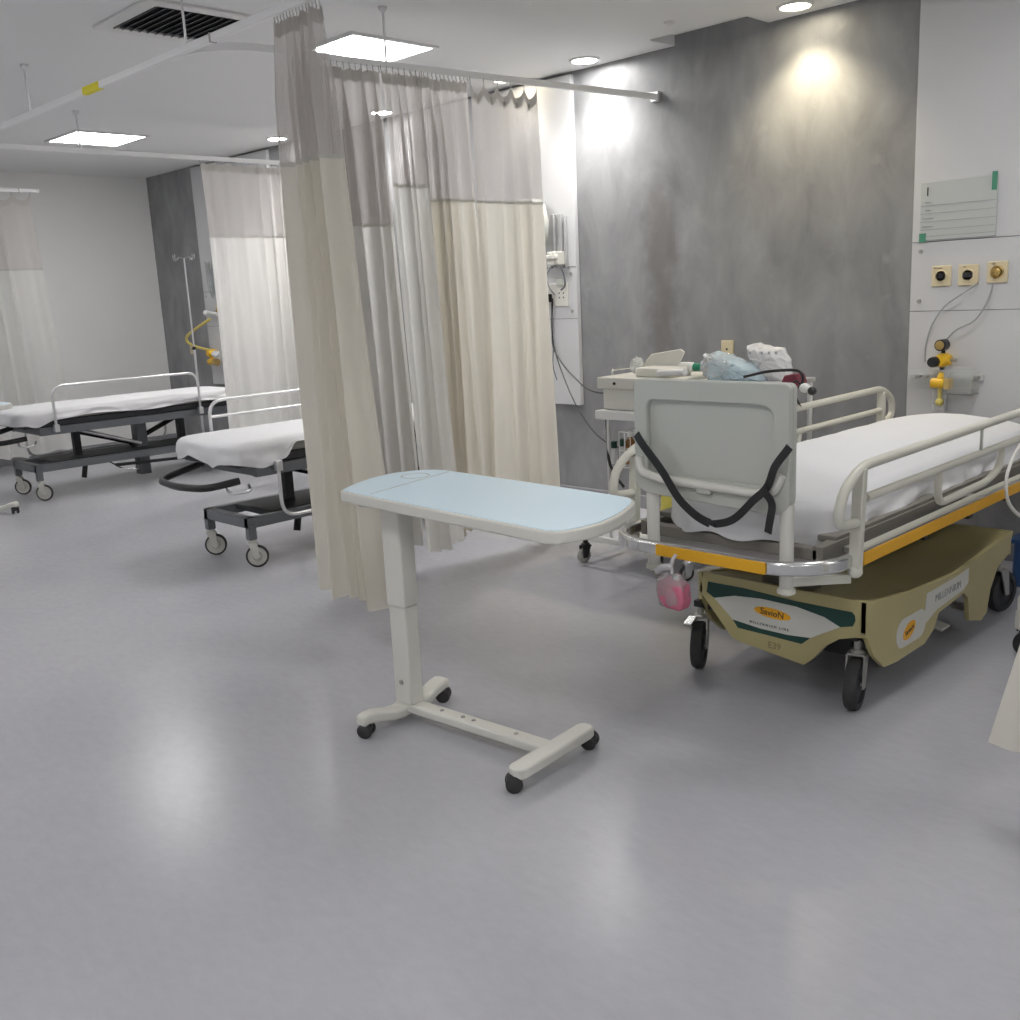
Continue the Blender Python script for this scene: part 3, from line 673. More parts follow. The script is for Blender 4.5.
for k in range(28):
    a = 2*PI*k/28; n_ = Vector((-ax.y, ax.x)).normalized(); q = c0+ax*math.cos(a)+n_*hh*math.sin(a); ov.append((q.x, q.y))
MB().prism(ov, YF-.004, YF-.001).build('emblem_oval', 'orange', bed, smooth=False)['label'] = 'orange yellow oval'
an = math.atan2(ax.y, ax.x)
text('SavioN', .034, Matrix.Translation((c0.x, YF-.0048, c0.y)) @ Matrix.Rotation(-an, 4, 'Y') @ FACE_S, 'ink', 'emblem_lettering', bed)
a_, b_ = Vector(dpoly([(275, 250)])[0]), Vector(dpoly([(625, 330)])[0]); md = (a_+b_)/2; an2 = math.atan2((b_-a_).y, (b_-a_).x)
text('M I L L E N N I U M   L I N E', .0135, Matrix.Translation((md.x, YF-.0028, md.y)) @ Matrix.Rotation(-an2, 4, 'Y') @ FACE_S, 'ink', 'emblem_lettering', bed)
e_ = Vector(dpoly([(475, 405)])[0])
text('E39', .036, Matrix.Translation((e_.x, YF-.0008, e_.y)) @ FACE_S, 'fadedink', 'number_marking', bed)
# side decal: white oval with small emblem, and a pale strip of lettering
XS = .396
MB().prism(rrect(.37, .62, .165, .275, .054, 8), XS-.001, XS+.0015, 'yz').build('side_emblem_field', 'decalwhite', bed, smooth=False)
MB().prism([(.475+.05*math.cos(k*PI/12), .22+.030*math.sin(k*PI/12)+.012*math.cos(k*PI/12)) for k in range(24)], XS, XS+.003, 'yz').build('side_emblem_oval', 'orange', bed, smooth=False)
text('SavioN', .026, Matrix.Translation((XS+.0036, .475, .22)) @ Matrix.Rotation(.2, 4, 'X') @ FACE_E, 'ink', 'emblem_lettering', bed)
MB().prism([(.60, .20), (.72, .235), (.97, .25), (1.02, .27), (1.02, .33), (.9, .322), (.62, .322)], XS-.001, XS+.0012, 'yz').build('side_panel', 'decalwhite', bed, smooth=False)
text('MILLENNIUM', .042, Matrix.Translation((XS+.002, .82, .282)) @ FACE_E, 'paleink', 'emblem_lettering', bed)
# pedals
for pxx, pyy in ((963, 608), (937, 625)):
    pp = at_z(pxx, pyy, .085); lx, ly = pp.x-BX, pp.y-3.0
    MB().tube([(.10, ly, .18), (lx-.03, ly, .095)], .008).build('pedal_arm', 'dullsteel', bed)
    MB().box((lx, ly, .085), (.075, .08, .010), (0, .15, 0)).build('foot_pedal', 'hub', bed, bevel=.003)
# wheels
for (x, y, st) in ((-.325, .20, -1.15), (.335, .20, -1.35), (.335, 1.52, 1.35), (-.325, 1.52, 1.2)):
    caster(bed, x, y, .094, .042,   .25, st, fork='dullsteel', tyre='rubber', hub='darkgrey', off=.03, solid_disc=False)
MB().box((-.325, .20-.07, .20), (.035, .06, .014), (.3, 0, .2)).build('brake_pedal', 'chrome', bed, bevel=.003)
for ya in (.17, 1.49): MB().bb(-.335, .345, ya, ya+.06, .25, .275).build('axle_beam', 'black', bed)
# deck
dk = MB()
for s in (-1, 1): dk.bb(s*.345-.02, s*.345+.02, -.12, 2.14, .60, .655)
for y in (-.12, .02, .55, 1.1, 1.65, 2.1): dk.bb(-.345, .345, y, y+.045, .605, .645)
dk.build('deck_frame', 'deck', bed, bevel=.004)
MB().bb(-.36, .36, -.02, 2.15, .648, .668).build('deck_board', 'deck', bed, bevel=.003)
dm = MB()
for k in range(5): dm.bb(-.30+k*.14, -.22+k*.14, -.085, .0, .575, .60)
dm.bb(-.35, .35, -.10, -.08, .57, .606).build('deck_bracket', 'dullsteel', bed, bevel=.003)
MB().prism(rrect(-.300, .300, -.11, 2.04, .20, 6), .668, .755, 'xy').build('mattress', 'mattress', bed, bevel=.02)
def drop_r(u, v):
    f = .11+.008*math.sin(11*v)
    if v < -.9: f = .125+.012*math.sin(9*u)
    if v < -.8 and u > .7: f = .14
    return f
sheet_mesh(.315, -.125, 2.06, .22, .778, drop_r, dome=.092, seed=14, flare=.012).build('sheet', 'sheet', bed, sub=1)
# bumper
zb = .608; bx = .425
loop = [(x, y, zb) for x, y in rrect(-bx, bx, -.275, 2.22, .19, 8)]
MB().tube(loop, 0, sq=(.032, .046), closed=True, up=(0, 0, 1)).build('bumper', 'chrome', bed, bevel=.010)
MB().tube([(-.165, -.294, zb), (.262, -.294, zb)], 0, sq=(.008, .040), up=(0, 0, 1)).build('bumper_strip', 'yellow', bed, bevel=.003)['label'] = 'amber strip on the front bumper'
MB().tube([(bx+.018, .0, zb-.006), (bx+.018, 2.02, zb-.006)], 0, sq=(.008, .042), up=(0, 0, 1)).build('bumper_strip', 'yellow', bed, bevel=.003)['label'] = 'amber strip along the side bumper'
MB().tube([(bx+.002, .0, zb+.027), (bx+.002, 2.02, zb+.027)], 0, sq=(.03, .010), up=(0, 0, 1)).build('bumper_cap', 'cream', bed, bevel=.003)
for y in (.5, .9, 1.3): MB().bb(bx-.02, bx+.005, y, y+.04, zb-.05, zb-.02).build('bumper_foot', 'black', bed)
for y in (.02, 1.0, 2.0):
    MB().bb(.34, bx, y, y+.05, zb+.0, zb+.02).bb(-bx, -.34, y, y+.05, zb+.0, zb+.02).build('bumper_arm', 'dullsteel', bed, bevel=.003)
# headboard posts and panel at y=2.8
yh = -.20
for x, zb0 in ((.282, .52), (-.245, .52)):
    MB().cyl((x, yh, zb0), (x, yh, .80), .0225).build('headboard_post', 'offwhite', bed)
    MB().lathe([(.016, zb0-.018), (.03, zb0-.01), (.03, zb0), (.024, zb0+.008)], (x, yh, 0)).build('post_collar', 'cream', bed)
MB().tube([(.282, yh, .545), (.43, -.06, .55)], 0, sq=(.018, .03)).build('link_arm', 'cream', bed, bevel=.003)
MB().tube([(-.245, yh, .545), (-.43, -.06, .55)], 0, sq=(.018, .03)).build('link_arm', 'cream', bed, bevel=.003)
HX = .302
outl = arc(HX-.02, 1.163, .02, 0, 90, 6)+arc(-HX+.02, 1.163, .02, 90, 180, 6)+arc(-HX+.05, .80, .05, 180, 270, 6)+arc(HX-.06, .825, .06, 270, 360, 6)
outl[14:21] = arc(-HX+.06, .845, .06, 180, 270, 6)
inn = arc(HX-.115, 1.065, .05, 0, 90, 6)+arc(-HX+.085, 1.085, .03, 90, 180, 6)+arc(-HX+.075, .88, .02, 180, 270, 6)+arc(HX-.085, .875, .02, 270, 360, 6)
inn = [(min(HX-.055, x*1.0+.0 if x < HX-.1 else x+.01), z) for x, z in inn]
MB().prism(outl, yh-.005, yh+.022).build('headboard', 'panelgrey', bed, bevel=.005)
MB().ring(outl, inn, yh-.026, yh-.004).build('headboard_rim', 'panelgrey', bed, bevel=.005)
MB().tube(fillet([(-.280, yh-.032, .915), (-.272, yh-.034, .862), (-.19, yh-.036, .845), (.19, yh-.036, .832), (.255, yh-.034, .842), (.28, yh-.032, .90)], .06), .015, 12).build('headboard_grip', 'offwhite', bed)
MB().bb(-.035, .025, yh-.045, yh-.02, .808, .842).build('grip_catch', 'panelgrey', bed, bevel=.008)
# black strap
def ribbon(pts, w, name, mt, parent, y, th=.003):
    P = spline([(a, y, b) for a, b in pts], 6); vs = []; fs = []
    for i, p in enumerate(P):
        t_ = (P[min(i+1, len(P)-1)]-P[max(i-1, 0)]).normalized(); n_ = Vector((-t_.z, 0, t_.x))*w/2
        yo = -.004*math.sin(i*.6)
        for k, (sg, yy) in enumerate(((1, 0), (-1, 0), (-1, th), (1, th))): vs.append(p+n_*sg+Vector((0, yy+yo, 0)))
    for i in range(len(P)-1):
        for k in range(4): fs.append((i*4+k, i*4+(k+1) % 4, i*4+4+(k+1) % 4, i*4+4+k))
    fs += [(3, 2, 1, 0), tuple(len(vs)-4+k for k in range(4))]
    return MB().add(vs, fs).build(name, mt, parent)
ys = yh-.062; q = lambda x, y: pxB(x, y, 3.0+ys)
ribbon([q(636, 434), q(655, 462), q(676, 494), q(694, 515), q(710, 523)], .030, 'strap', 'black', bed, ys)
ribbon([q(714, 524), q(732, 520), q(752, 502), q(766, 488), q(776, 466), q(789, 447)], .026, 'strap', 'black', bed, ys-.001)
ribbon([q(763, 488), q(771, 500), q(772, 516), q(768, 533)], .026, 'strap', 'black', bed, ys-.006)
bk = q(712, 523); MB().box((bk[0], ys, bk[1]), (.032, .012, .018), (0, .3, 0)).build('strap_buckle', 'black', bed, bevel=.003)
# side rails
def side_rail(s):
    x = s*.445; r = .0165; zt = .912
    rt = MB().tube(fillet([(x, -.05, .735), (x, -.185, .745), (x, -.16, .84), (x, -.04, zt), (x, 2.0, zt+.01), (x, 2.12, .86), (x, 2.13, .77), (x, 2.02, .74)], .07, 6), r).build('side_rail', 'cream', bed)
    rt2 = MB().tube([(x, 0, .805), (x, 2.0, .812)], .0145).build('rail_bar', 'cream', rt)
    MB().tube([(x, -.04, .905), (x, -.06, .565)], 0, sq=(.038, .028), up=(0, 1, 0)).build('rail_post', 'cream', rt, bevel=.004)
    MB().tube([(x, 2.0, .905), (x, 2.0, .60)], 0, sq=(.038, .028), up=(0, 1, 0)).build('rail_post', 'cream', rt, bevel=.004)
    MB().tube(fillet([(x, .56, .80), (x, .56, .68), (x, 1.02, .685), (x, 1.15, .72), (x, 1.17, .805)], .06, 5), .014).build('lower_loop', 'cream', rt)
    MB().cyl((x, .95, .80), (x, .95, .905), .006).build('rail_spindle', 'panelgrey', rt)
    MB().ball((x, -.06, .575), .022, (1.1, 1, 1)).build('post_foot', 'cream', rt)
side_rail(1); side_rail(-1)
MB().cyl((.462, -.056, .63), (.457, -.056, .63), .005).build('post_bolt', 'black', bed)
# white tubing loop at the right rail
tag(MB().tube(spline([(-1.415, 4.36, .82), (-1.405, 4.20, .76), (-1.40, 4.12, .68), (-1.39, 4.14, .58), (-1.37, 4.28, .50), (-1.36, 4.5, .50), (-1.38, 4.7, .6), (-1.41, 4.8, .80)], 8), .007).build('oxygen_tubing', 'cable_white'), 'loop of thin white tubing hanging from the right side rail at the picture edge', 'tubing')
# pink pack in a clear bag hung at the bumper
gb = at_y(678, 574, 2.70)
def bag(name, label, cat, c, size, mt, seed, sub=1, lumps=.25, sq=.75, parent=None, grp=None):
    mb = MB(); n, m_ = 22, 14; vs = []; fs = []; c = Vector(c)
    for i in range(m_+1):
        th = PI*i/m_
        for k in range(n):
            a = 2*PI*k/n
            v = Vector((math.copysign(abs(math.cos(a))**sq, math.cos(a))*math.sin(th)**sq, math.copysign(abs(math.sin(a))**sq, math.sin(a))*math.sin(th)**sq, math.copysign(abs(math.cos(th))**sq, math.cos(th))))
            f = 1+lumps*noise.noise(v*2.6+Vector((seed, 0, 0)))+lumps*.7*noise.noise(v*6+Vector((0, seed, 0)))
            vs.append((v.x*size[0]*f, v.y*size[1]*f, v.z*size[2]*f))
    for i in range(m_):
        for k in range(n): fs.append((i*n+k, (i+1)*n+k, (i+1)*n+(k+1) % n, i*n+(k+1) % n))
    mb.add(vs, fs); zmin = min(v.z for v in mb.v)
    if parent is not None:
        mb.v = [v+c for v in mb.v]; return mb.build(name, mt, parent, sub=sub)
    mb.v = [v-Vector((0, 0, zmin)) for v in mb.v]; o = mb.build(name, mt, sub=sub); o.location = c; return tag(o, label, cat, grp)
t = thing('hanging_bag', 'small clear bag with pink contents tied to the front bumper of the trolley', 'bag', (gb.x, 2.665, gb.z-.05))
k = MB().prism([(-.045, -.02), (-.015, -.055), (.05, -.06), (.062, -.03), (.055, .03), (-.04, .035)], -.03, .03); k.build('pink_pack', 'pink', t, bevel=.01)
bag('clear_film', '', '', (0, 0, .0), (.060, .038, .060), 'clear', 4, parent=t, lumps=.3)
MB().tube(spline([(-.06, 0, .06), (-.035, 0, .075), (-.005, 0, .085), (.0, .01, .10)], 5), [.014]*6+[.012]*5+[.005]*5).tube(spline([(0, 0, .06), (0, .0, .10), (.01, .012, .125)], 4), .006).build('knotted_handle', 'milky', t)

# ---------------------------------------------------------------- trolleys behind the headboard
tr = thing('dressing_trolley', 'white dressing trolley behind the headboard, steel rail and shelf sticking out at left', 'trolley', (-3.30, 4.1, 0))
MB().bb(-.175, .33, 0, .42, .975, 1.035).build('top_drawer', 'offwhite', tr, bevel=.006)
MB().cyl((-.055, -.006, 1.005), (-.055, .004, 1.005), .008).build('drawer_lock', 'black', tr)
MB().bb(-.15, .31, .02, .41, .865, .975).build('drawer_case', 'offwhite', tr, bevel=.004)
MB().bb(-.18, .33, -.02, .42, .815, .862).build('shelf', 'white', tr, bevel=.006)
for x in (-.13, .29):
    for y in (.03, .39): MB().cyl((x, y, .14), (x, y, .82), .010).build('leg', 'alu', tr)
MB().tube(fillet([(-.15, .10, 1.035), (-.15, .10, 1.065), (-.15, .36, 1.065), (.1, .36, 1.065), (.1, .36, 1.035)], .03), .006).build('guard_rail', 'chrome', tr)
fm = MB()
for y in (.0, .43): fm.tube([(-.31, y, .15), (.24, y, .15)], 0, sq=(.03, .03))
for x in (-.30, .23, ): fm.tube([(x, 0, .15), (x, .43, .15)], 0, sq=(.03, .03))
fm.bb(-.14, .29, .0, .43, .14, .155).build('base_frame', 'white', tr, bevel=.004)
for x, y, st in ((-.30, .01, 4.4), (.20, .01, 5.0), (-.30, .42, 1.2), (.20, .42, 1.9)):
    caster(tr, x, y, .042, .022, .14, st, fork='black', tyre='greytyre', hub='hub', off=.012)
# second trolley
t2 = thing('instrument_trolley', 'steel instrument trolley behind the headboard, covered with plastic bags', 'trolley', (-2.62, 4.12, 0))
MB().bb(-.33, .17, 0, .42, 1.0, 1.02).build('top_tray', 'alu', t2, bevel=.004)
MB().bb(-.31, .15, .02, .40, .35, .365).build('lower_tray', 'alu', t2, bevel=.003)
for x in (-.31, .15):
    for y in (.02, .40): MB().cyl((x, y, .10), (x, y, 1.0), .0125).build('leg', 'alu', t2)
for x in (-.31, .15):
    for y in (.02, .40): caster(t2, x, y, .04, .022, .12, 4.2, fork='alu', tyre='rubber', hub='hub', off=.012)
# objects on the trolleys
def pw(pts, Y): return [(at_y(x, y, Y).x, at_y(x, y, Y).z) for x, y in pts]
t = thing('sharps_container', 'pale box with its tilted flat lid open, on the dressing trolley', 'box', (-3.16, 4.26, 1.036))
MB().prism(rrect(-.12, .12, -.09, .09, .02), 0, .045, 'xy').build('box_body', 'offwhite', t, bevel=.006)
MB().prism([(p_[0]+3.16, p_[1]-1.036) for p_ in pw([(641, 373), (646, 360), (651, 354), (680, 349), (684, 352), (676, 369)], 4.33)], .07, .084).build('lid', 'offwhite', t, bevel=.005)
bag('crumpled_film', 'small crumpled clear wrapper at the left of the open box', 'plastic wrapper', (-3.335, 4.27, 1.036), (.035, .035, .042), 'clear', 3)
t = thing('squeeze_bottle', 'small white bottle lying down with a green cap, right of the open box', 'bottle', (-3.025, 4.33, 1.036))
MB().tube([(-.07, 0, .04), (.0, 0, .04), (.012, 0, .04)], [.026, .026, .014], 18).build('bottle_body', 'white', t)
MB().tube([(.012, 0, .04), (.05, 0, .04)], [.022, .018], 18).build('cap', 'capgreen', t)
tag(MB().tube([(-3.10, 4.14, 1.06), (-2.93, 4.13, 1.07)], .018, 16).build('gauze_roll', 'white'), 'white rolled gauze along the trolley top, in front of the green capped bottle', 'roll')
bag('crumpled_wrapper', 'heap of crumpled clear wrappers behind the middle of the headboard', 'plastic wrapper', (-2.83, 4.26, 1.022), (.085, .06, .055), 'clear', 7, lumps=.5)
# blue film bag, roughly pyramid shaped
def facet_bag(name, label, poly, y0, y1, mt, seed, prints=None):
    mb = MB(); n = len(poly); cx = sum(a for a, b in poly)/n; cz = sum(b for a, b in poly)/n; rings = []
    rr = random.Random(seed); P = []
    for i in range(n):
        a = Vector(poly[i]); b = Vector(poly[(i+1) % n]); m2 = max(1, int((b-a).length/.02))
        for j in range(m2): P.append(a.lerp(b, j/m2))
    vs = []; K = 6
    for k in range(K+1):
        f = k/K; s = math.sin(PI*(.12+.76*f))**.45
        for p in P:
            j = Vector((rr.uniform(-1, 1), rr.uniform(-1, 1), rr.uniform(-1, 1)))*.0045
            vs.append(Vector((cx+(p.x-cx)*s, y0+(y1-y0)*f, cz+(p.y-cz)*s))+j)
    N = len(P); fs = []
    for k in range(K):
        for i in range(N): fs.append((k*N+i, k*N+(i+1) % N, (k+1)*N+(i+1) % N, (k+1)*N+i))
    # crinkled caps
    for k, yy in ((0, y0-.012), (K, y1+.012)):
        vs.append(Vector((cx, yy, cz))); ci = len(vs)-1
        ring2 = []
        for i in range(N):
            a = vs[k*N+i].lerp(Vector((cx, yy, cz)), .5)+Vector((rr.uniform(-1, 1), rr.uniform(-1, 1)*1.6, rr.uniform(-1, 1)))*.005; vs.append(a); ring2.append(len(vs)-1)
        for i in range(N):
            fs.append((k*N+i, k*N+(i+1) % N, ring2[(i+1) % N], ring2[i])); fs.append((ring2[i], ring2[(i+1) % N], ci))
    mb.add(vs, fs); o = mb.build(name, mt, smooth=False); return tag(o, label, 'plastic bag')
facet_bag('film_bag', 'shiny blue tinted plastic bag slumped behind the headboard', pw([(712, 351), (728, 355), (745, 363), (762, 371), (765, 383), (706, 383), (708, 370)], 4.30), 4.25, 4.40, 'blueclear', 3)
fb = facet_bag('printed_bag', 'white translucent printed plastic bag standing right of the wall socket', pw([(747, 346), (756, 343), (770, 347), (781, 348), (788, 360), (790, 376), (788, 383), (762, 383), (756, 366), (748, 357)], 4.36), 4.31, 4.44, 'milky', 5)
for xx in (750, 762, 769, 776): 
    a = at_y(xx, 353, 4.30); MB().box((a.x, 4.300, a.z), (.012, .002, .014)).build('print_mark', 'paleink', fb)
tag(MB().tube(spline([at_y(744, 377, 4.2), at_y(765, 372, 4.2), at_y(790, 370, 4.2), at_y(800, 372, 4.2), at_y(803, 380, 4.2), at_y(799, 388, 4.2)], 6), .007).build('black_tubing', 'black'), 'black tube bending over the right end of the trolley top', 'tubing')
tag(MB().prism(pw([(783, 384), (787, 375), (799, 373), (803, 384), (803, 386), (783, 386)], 4.25), 4.22, 4.30).build('red_pouch', 'red', bevel=.008), 'dark red pouch on the right end of the trolley top', 'pouch')
t = thing('blood_pressure_bulb', 'white and black rubber bulb hanging at the headboard top right corner', 'hand bulb', at_y(805, 388, 4.14))
MB().ball((0, 0, .0), .022, (1.2, 1, 1)).build('valve', 'white', t); MB().ball((.035, 0, -.012), .02).build('bulb', 'black', t)
MB().tube(spline([(-.01, 0, 0), (-.04, 0, .03), (-.06, 0, .015), (-.05, .0, -.03), (-.03, .02, -.09)], 6), .004).build('hose', 'black', t)
# things in the open part of the dressing trolley
bk_ = thing('wire_basket', 'white wire basket hung on the dressing trolley posts beside the headboard', 'basket', (-3.25, 4.12, .56))
wb = MB()
for z in (.0, .09, .19): wb.tube([(-.10, 0, z), (.2, 0, z), (.2, .30, z), (-.10, .30, z)], .003, 6, closed=True)
for i in range(9): wb.tube([(-.10+i*.0375, 0, 0), (-.10+i*.0375, 0, .19)], .0018, 5)
for i in range(8): wb.tube([(-.10, i*.0428, 0), (-.10, i*.0428, .19)], .0018, 5)
for i in range(9): wb.tube([(-.10+i*.0375, 0, 0), (-.10+i*.0375, .30, 0)], .0018, 5)
wb.build('wire_grid', 'white', bk_)
for i, (x, y) in enumerate(((614, 443), (622, 441))):
    a = at_y(x, y, 4.18); t = thing('green_bottle', ['left dark green topped vial standing in the wire basket', 'right dark green topped vial standing in the wire basket'][i], 'bottle', (a.x, 4.18, .563), group='green topped vials')
    MB().lathe([(.001, 0), (.016, 0), (.017, .01), (.017, a.z-.563-.03), (.010, a.z-.563-.01)], (0, 0, 0)).build('glass', 'milky', t)
    MB().lathe([(.016, a.z-.598), (.016, a.z-.553), (.001, a.z-.548)], (0, 0, 0)).build('cap', 'green', t)
a = at_y(630, 432, 4.22); t = thing('amber_bottle', 'amber brown bottle with white cap in the basket by the headboard strap', 'bottle', (a.x, 4.22, .563))
hb_ = a.z-.563-.03
MB().lathe([(.001, 0), (.024, 0), (.025, .01), (.025, hb_-.02), (.012, hb_), (.012, hb_+.008)], (0, 0, 0)).build('glass', 'brownglass', t)
MB().lathe([(.013, hb_+.006), (.013, hb_+.03), (.001, hb_+.031)], (0, 0, 0)).build('cap', 'white', t)
bag('waste_bag', 'small yellow waste bag under the basket, between the two headboard posts', 'bag', (-3.08, 4.26, .158), (.085, .085, .15), 'wastebag', 2, lumps=.2)
# power cables from the wall socket
def cable(name, label, pts, r=.0045, mt='black'): return tag(MB().tube(spline(pts, 8), r, 8).build(name, mt), label, 'cable')
pl = at_y(552, 298, BT-.03)
cable('power_cable', 'black power lead sagging from the wall plug to the dressing trolley shelf', [pl, at_y(552, 330, BT-.02), at_y(555, 352, BT-.05), at_y(575, 378, 5.0), at_y(600, 393, 4.5), (-3.36, 4.52, .95)])
cable('power_cable', 'longer black power lead looping lower from the wall plug to the trolley base', [pl+Vector((.005, 0, -.005)), at_y(553, 340, BT-.02), at_y(563, 375, 5.2), at_y(580, 412, 4.9), at_y(606, 442, 4.6), (-3.40, 4.5, .55), (-3.3, 4.35, .50)])
cable('thin_cord', 'short thin black cord dangling below the wall plug', [at_y(554, 345, BT-.03), at_y(553, 365, BT-.03), at_y(557, 380, BT-.03)], .003)
cable('hanging_hose', 'thick black hose hanging down under the dressing trolley shelf', [(-3.44, 4.13, .815), (-3.435, 4.13, .68), (-3.42, 4.12, .58), (-3.36, 4.11, .50), (-3.31, 4.10, .46)], .008)

# ---------------------------------------------------------------- wall fittings
# right board: sign
def wp(x, y, Y=BT): p = at_y(x, y, Y); return p
a, b = wp(922, 183), wp(996, 236); sx0, sx1, sz1, sz0 = a.x, b.x, a.z, b.z
t = thing('wall_sign', 'pale wall chart reading 1 with ruled lines and green corner tabs', 'sign', (sx0, BT, sz0))
sw, shh = sx1-sx0, sz1-sz0
MT['signface'] = mat('pale sign face', (.50, .52, .51), .3)
MB().bb(0, sw, -.008, 0, 0, shh).build('board', 'signface', t, bevel=.002)
ln = MB()
for f in (.60, .465, .325, .19, .075, .01): ln.bb(.002, sw-.004, -.0095, -.0075, shh*f-.0016, shh*f+.0016)
ln.build('ruled_lines', MT['paleink'], t, smooth=False)
MB().bb(sw-.028, sw-.004, -.012, -.006, shh*.76, shh*1.06).build('tab', 'tabgreen', t); MB().bb(.0, .034, -.012, -.006, -.006, shh*.13).build('tab', 'tabgreen', t)
text('1', .062, Matrix.Translation((.036, -.0092, shh*.83)) @ FACE_S, 'ink', 'numeral', t)
for i, (s_, f) in enumerate((('Name', .655), ('Date', .52), ('Consultant', .385), ('Diagnosis', .245))):
    text(s_, .014, Matrix.Translation((.04, -.0092, shh*f)) @ FACE_S, 'paleink', 'small_print', t)
# three gas outlets
for i, (x, y) in enumerate(((942, 276), (969, 275), (998, 272))):
    c = wp(x, y); t = thing('gas_outlet', ['ivory gas outlet plate nearest the grey wall, round black hole', 'middle ivory gas outlet plate with a wide dark socket', 'rightmost ivory gas outlet plate with brass centre'][i], 'gas outlet', (c.x, BT, c.z), group='row of three gas outlets')
    MB().bb(-.050, .050, -.012, 0, -.052, .052).build('faceplate', 'ivory', t, bevel=.004)
    MB().lathe([(.032, -.011), (.032, -.018), (.026, -.020), (.026, -.012)], (0, 0, 0), 'y').build('collar', 'ivory' if i < 2 else 'brass', t)
    if i == 0: MB().lathe([(.016, -.012), (.016, -.0165), (.001, -.017)], (0, 0, 0), 'y').build('socket_hole', 'black', t)
    elif i == 1: MB().bb(-.026, .026, -.022, -.012, -.013, .013).build('socket_hole', 'black', t, bevel=.004)
    else: MB().lathe([(.022, -.012), (.022, -.03), (.012, -.034), (.012, -.045), (.001, -.046)], (0, 0, 0), 'y').build('brass_valve', 'brass', t)
    text(['Vacuum', 'Air', 'O2'][i], .014, Matrix.Translation((-.018, -.0125, .041)) @ FACE_S, 'ink', 'small_print', t)
# regulator group
c = wp(941, 372, BT); rg = thing('suction_regulator', 'yellow regulator with black knobs on the white board right of the grey wall', 'regulator', (c.x, BT, c.z))
def rel(x, y, Y=BT): p = at_y(x, y, Y); return Vector((p.x-c.x, Y-BT, p.z-c.z))
MB().bb(-.03, .04, -.03, 0, -.24, .02).build('back_plate', 'milky', rg, bevel=.004)
g = rel(942, 345, BT-.09); MB().lathe([(.001, -.03), (.024, -.03), (.030, -.024), (.030, .03), (.02, .04)], g, 'y').build('gauge', 'black', rg)
MB().lathe([(.001, -.034), (.022, -.0325), (.023, -.028)], g, 'y').build('gauge_glass', 'brass', rg)
g = rel(943, 360, BT-.06); MB().lathe([(.001, -.05), (.024, -.05), (.036, -.02), (.036, .03), (.025, .055)], g, 'y').cyl(g+Vector((-.02, 0, 0)), g+Vector((.04, 0, 0)), .026).build('body', 'brightyellow', rg)
k = rel(934, 362, BT-.12); MB().lathe([(.001, -.03), (.024, -.03), (.027, -.022), (.027, .02), (.015, .024)], k, 'y').build('knob', 'black', rg)
MB().cyl(g+Vector((.03, 0, 0)), g+Vector((.07, 0, 0)), .008).build('side_port', 'dullsteel', rg)
MB().cyl(g+Vector((0, 0, .03)), g+Vector((0, 0, .075)), .010).cyl(g+Vector((0, 0, -.05)), g+Vector((0, 0, -.02)), .015).build('neck', 'black', rg)
g2 = rel(941, 383, BT-.05); MB().cyl(g2+Vector((-.045, -.01, 0)), g2+Vector((.05, -.01, 0)), .026).lathe([(.02, 0), (.024, .02), (.012, .05), (.008, .055)], g2+Vector((0, 0, .0))).bb(g2.x+.03, g2.x+.055, g2.y-.035, g2.y+.03, g2.z-.03, g2.z+.025).build('lower_valve', 'brightyellow', rg, bevel=.003)
MB().cyl(g2+Vector((-.004, 0, -.09)), g2+Vector((-.004, 0, -.02)), .010).ball(g2+Vector((-.004, 0, -.10)), .021).build('float_tube', 'paleyellow', rg)
t = thing('acrylic_holder', 'clear acrylic rail holder fixed across the yellow regulator', 'holder', (c.x, BT, c.z-.02))
MB().bb(-.15, .21, -.05, -.044, -.06, .035).bb(.06, .2, -.11, -.105, -.08, .06).bb(.06, .2, -.11, 0, -.085, -.08).build('clear_plate', 'acrylic', t)
MB().bb(-.15, .22, -.012, 0, -.02, .01).build('mounting_rail', 'milky', t)
for x in (-.10, -.06, .20): MB().lathe([(.001, -.062), (.010, -.060), (.011, -.05), (.006, 0)], (x, 0, 0), 'y').build('screw', 'dullsteel', t)
tag(MB().tube(spline([wp(978, 283, BT-.03), wp(965, 292, BT-.04), wp(945, 306, BT-.05), wp(932, 325, BT-.05), wp(926, 345, BT-.05), wp(925, 362, BT-.04)], 8), .0045).build('clear_hose', 'paleink'), 'thin pale hose from the middle gas outlet down to the regulator', 'hose')
tag(MB().tube(spline([wp(993, 284, BT-.05), wp(988, 300, BT-.05), wp(975, 320, BT-.05), wp(956, 330, BT-.05), wp(946, 340, BT-.05)], 8), .0045).build('clear_hose', 'paleink'), 'pale hose from the brass outlet curving to the top gauge', 'hose')
# ivory socket on the grey wall
c = at_y(728, 349, WY); t = thing('wall_socket', 'small ivory wall plate on the grey wall above the plastic bags', 'socket', (c.x, WY, c.z))
MB().bb(-.042, .042, -.012, 0, -.052, .052).build('faceplate', 'ivory', t, bevel=.003); MB().cyl((0, -.015, 0), (0, -.010, 0), .007).build('centre_hole', 'ink', t)
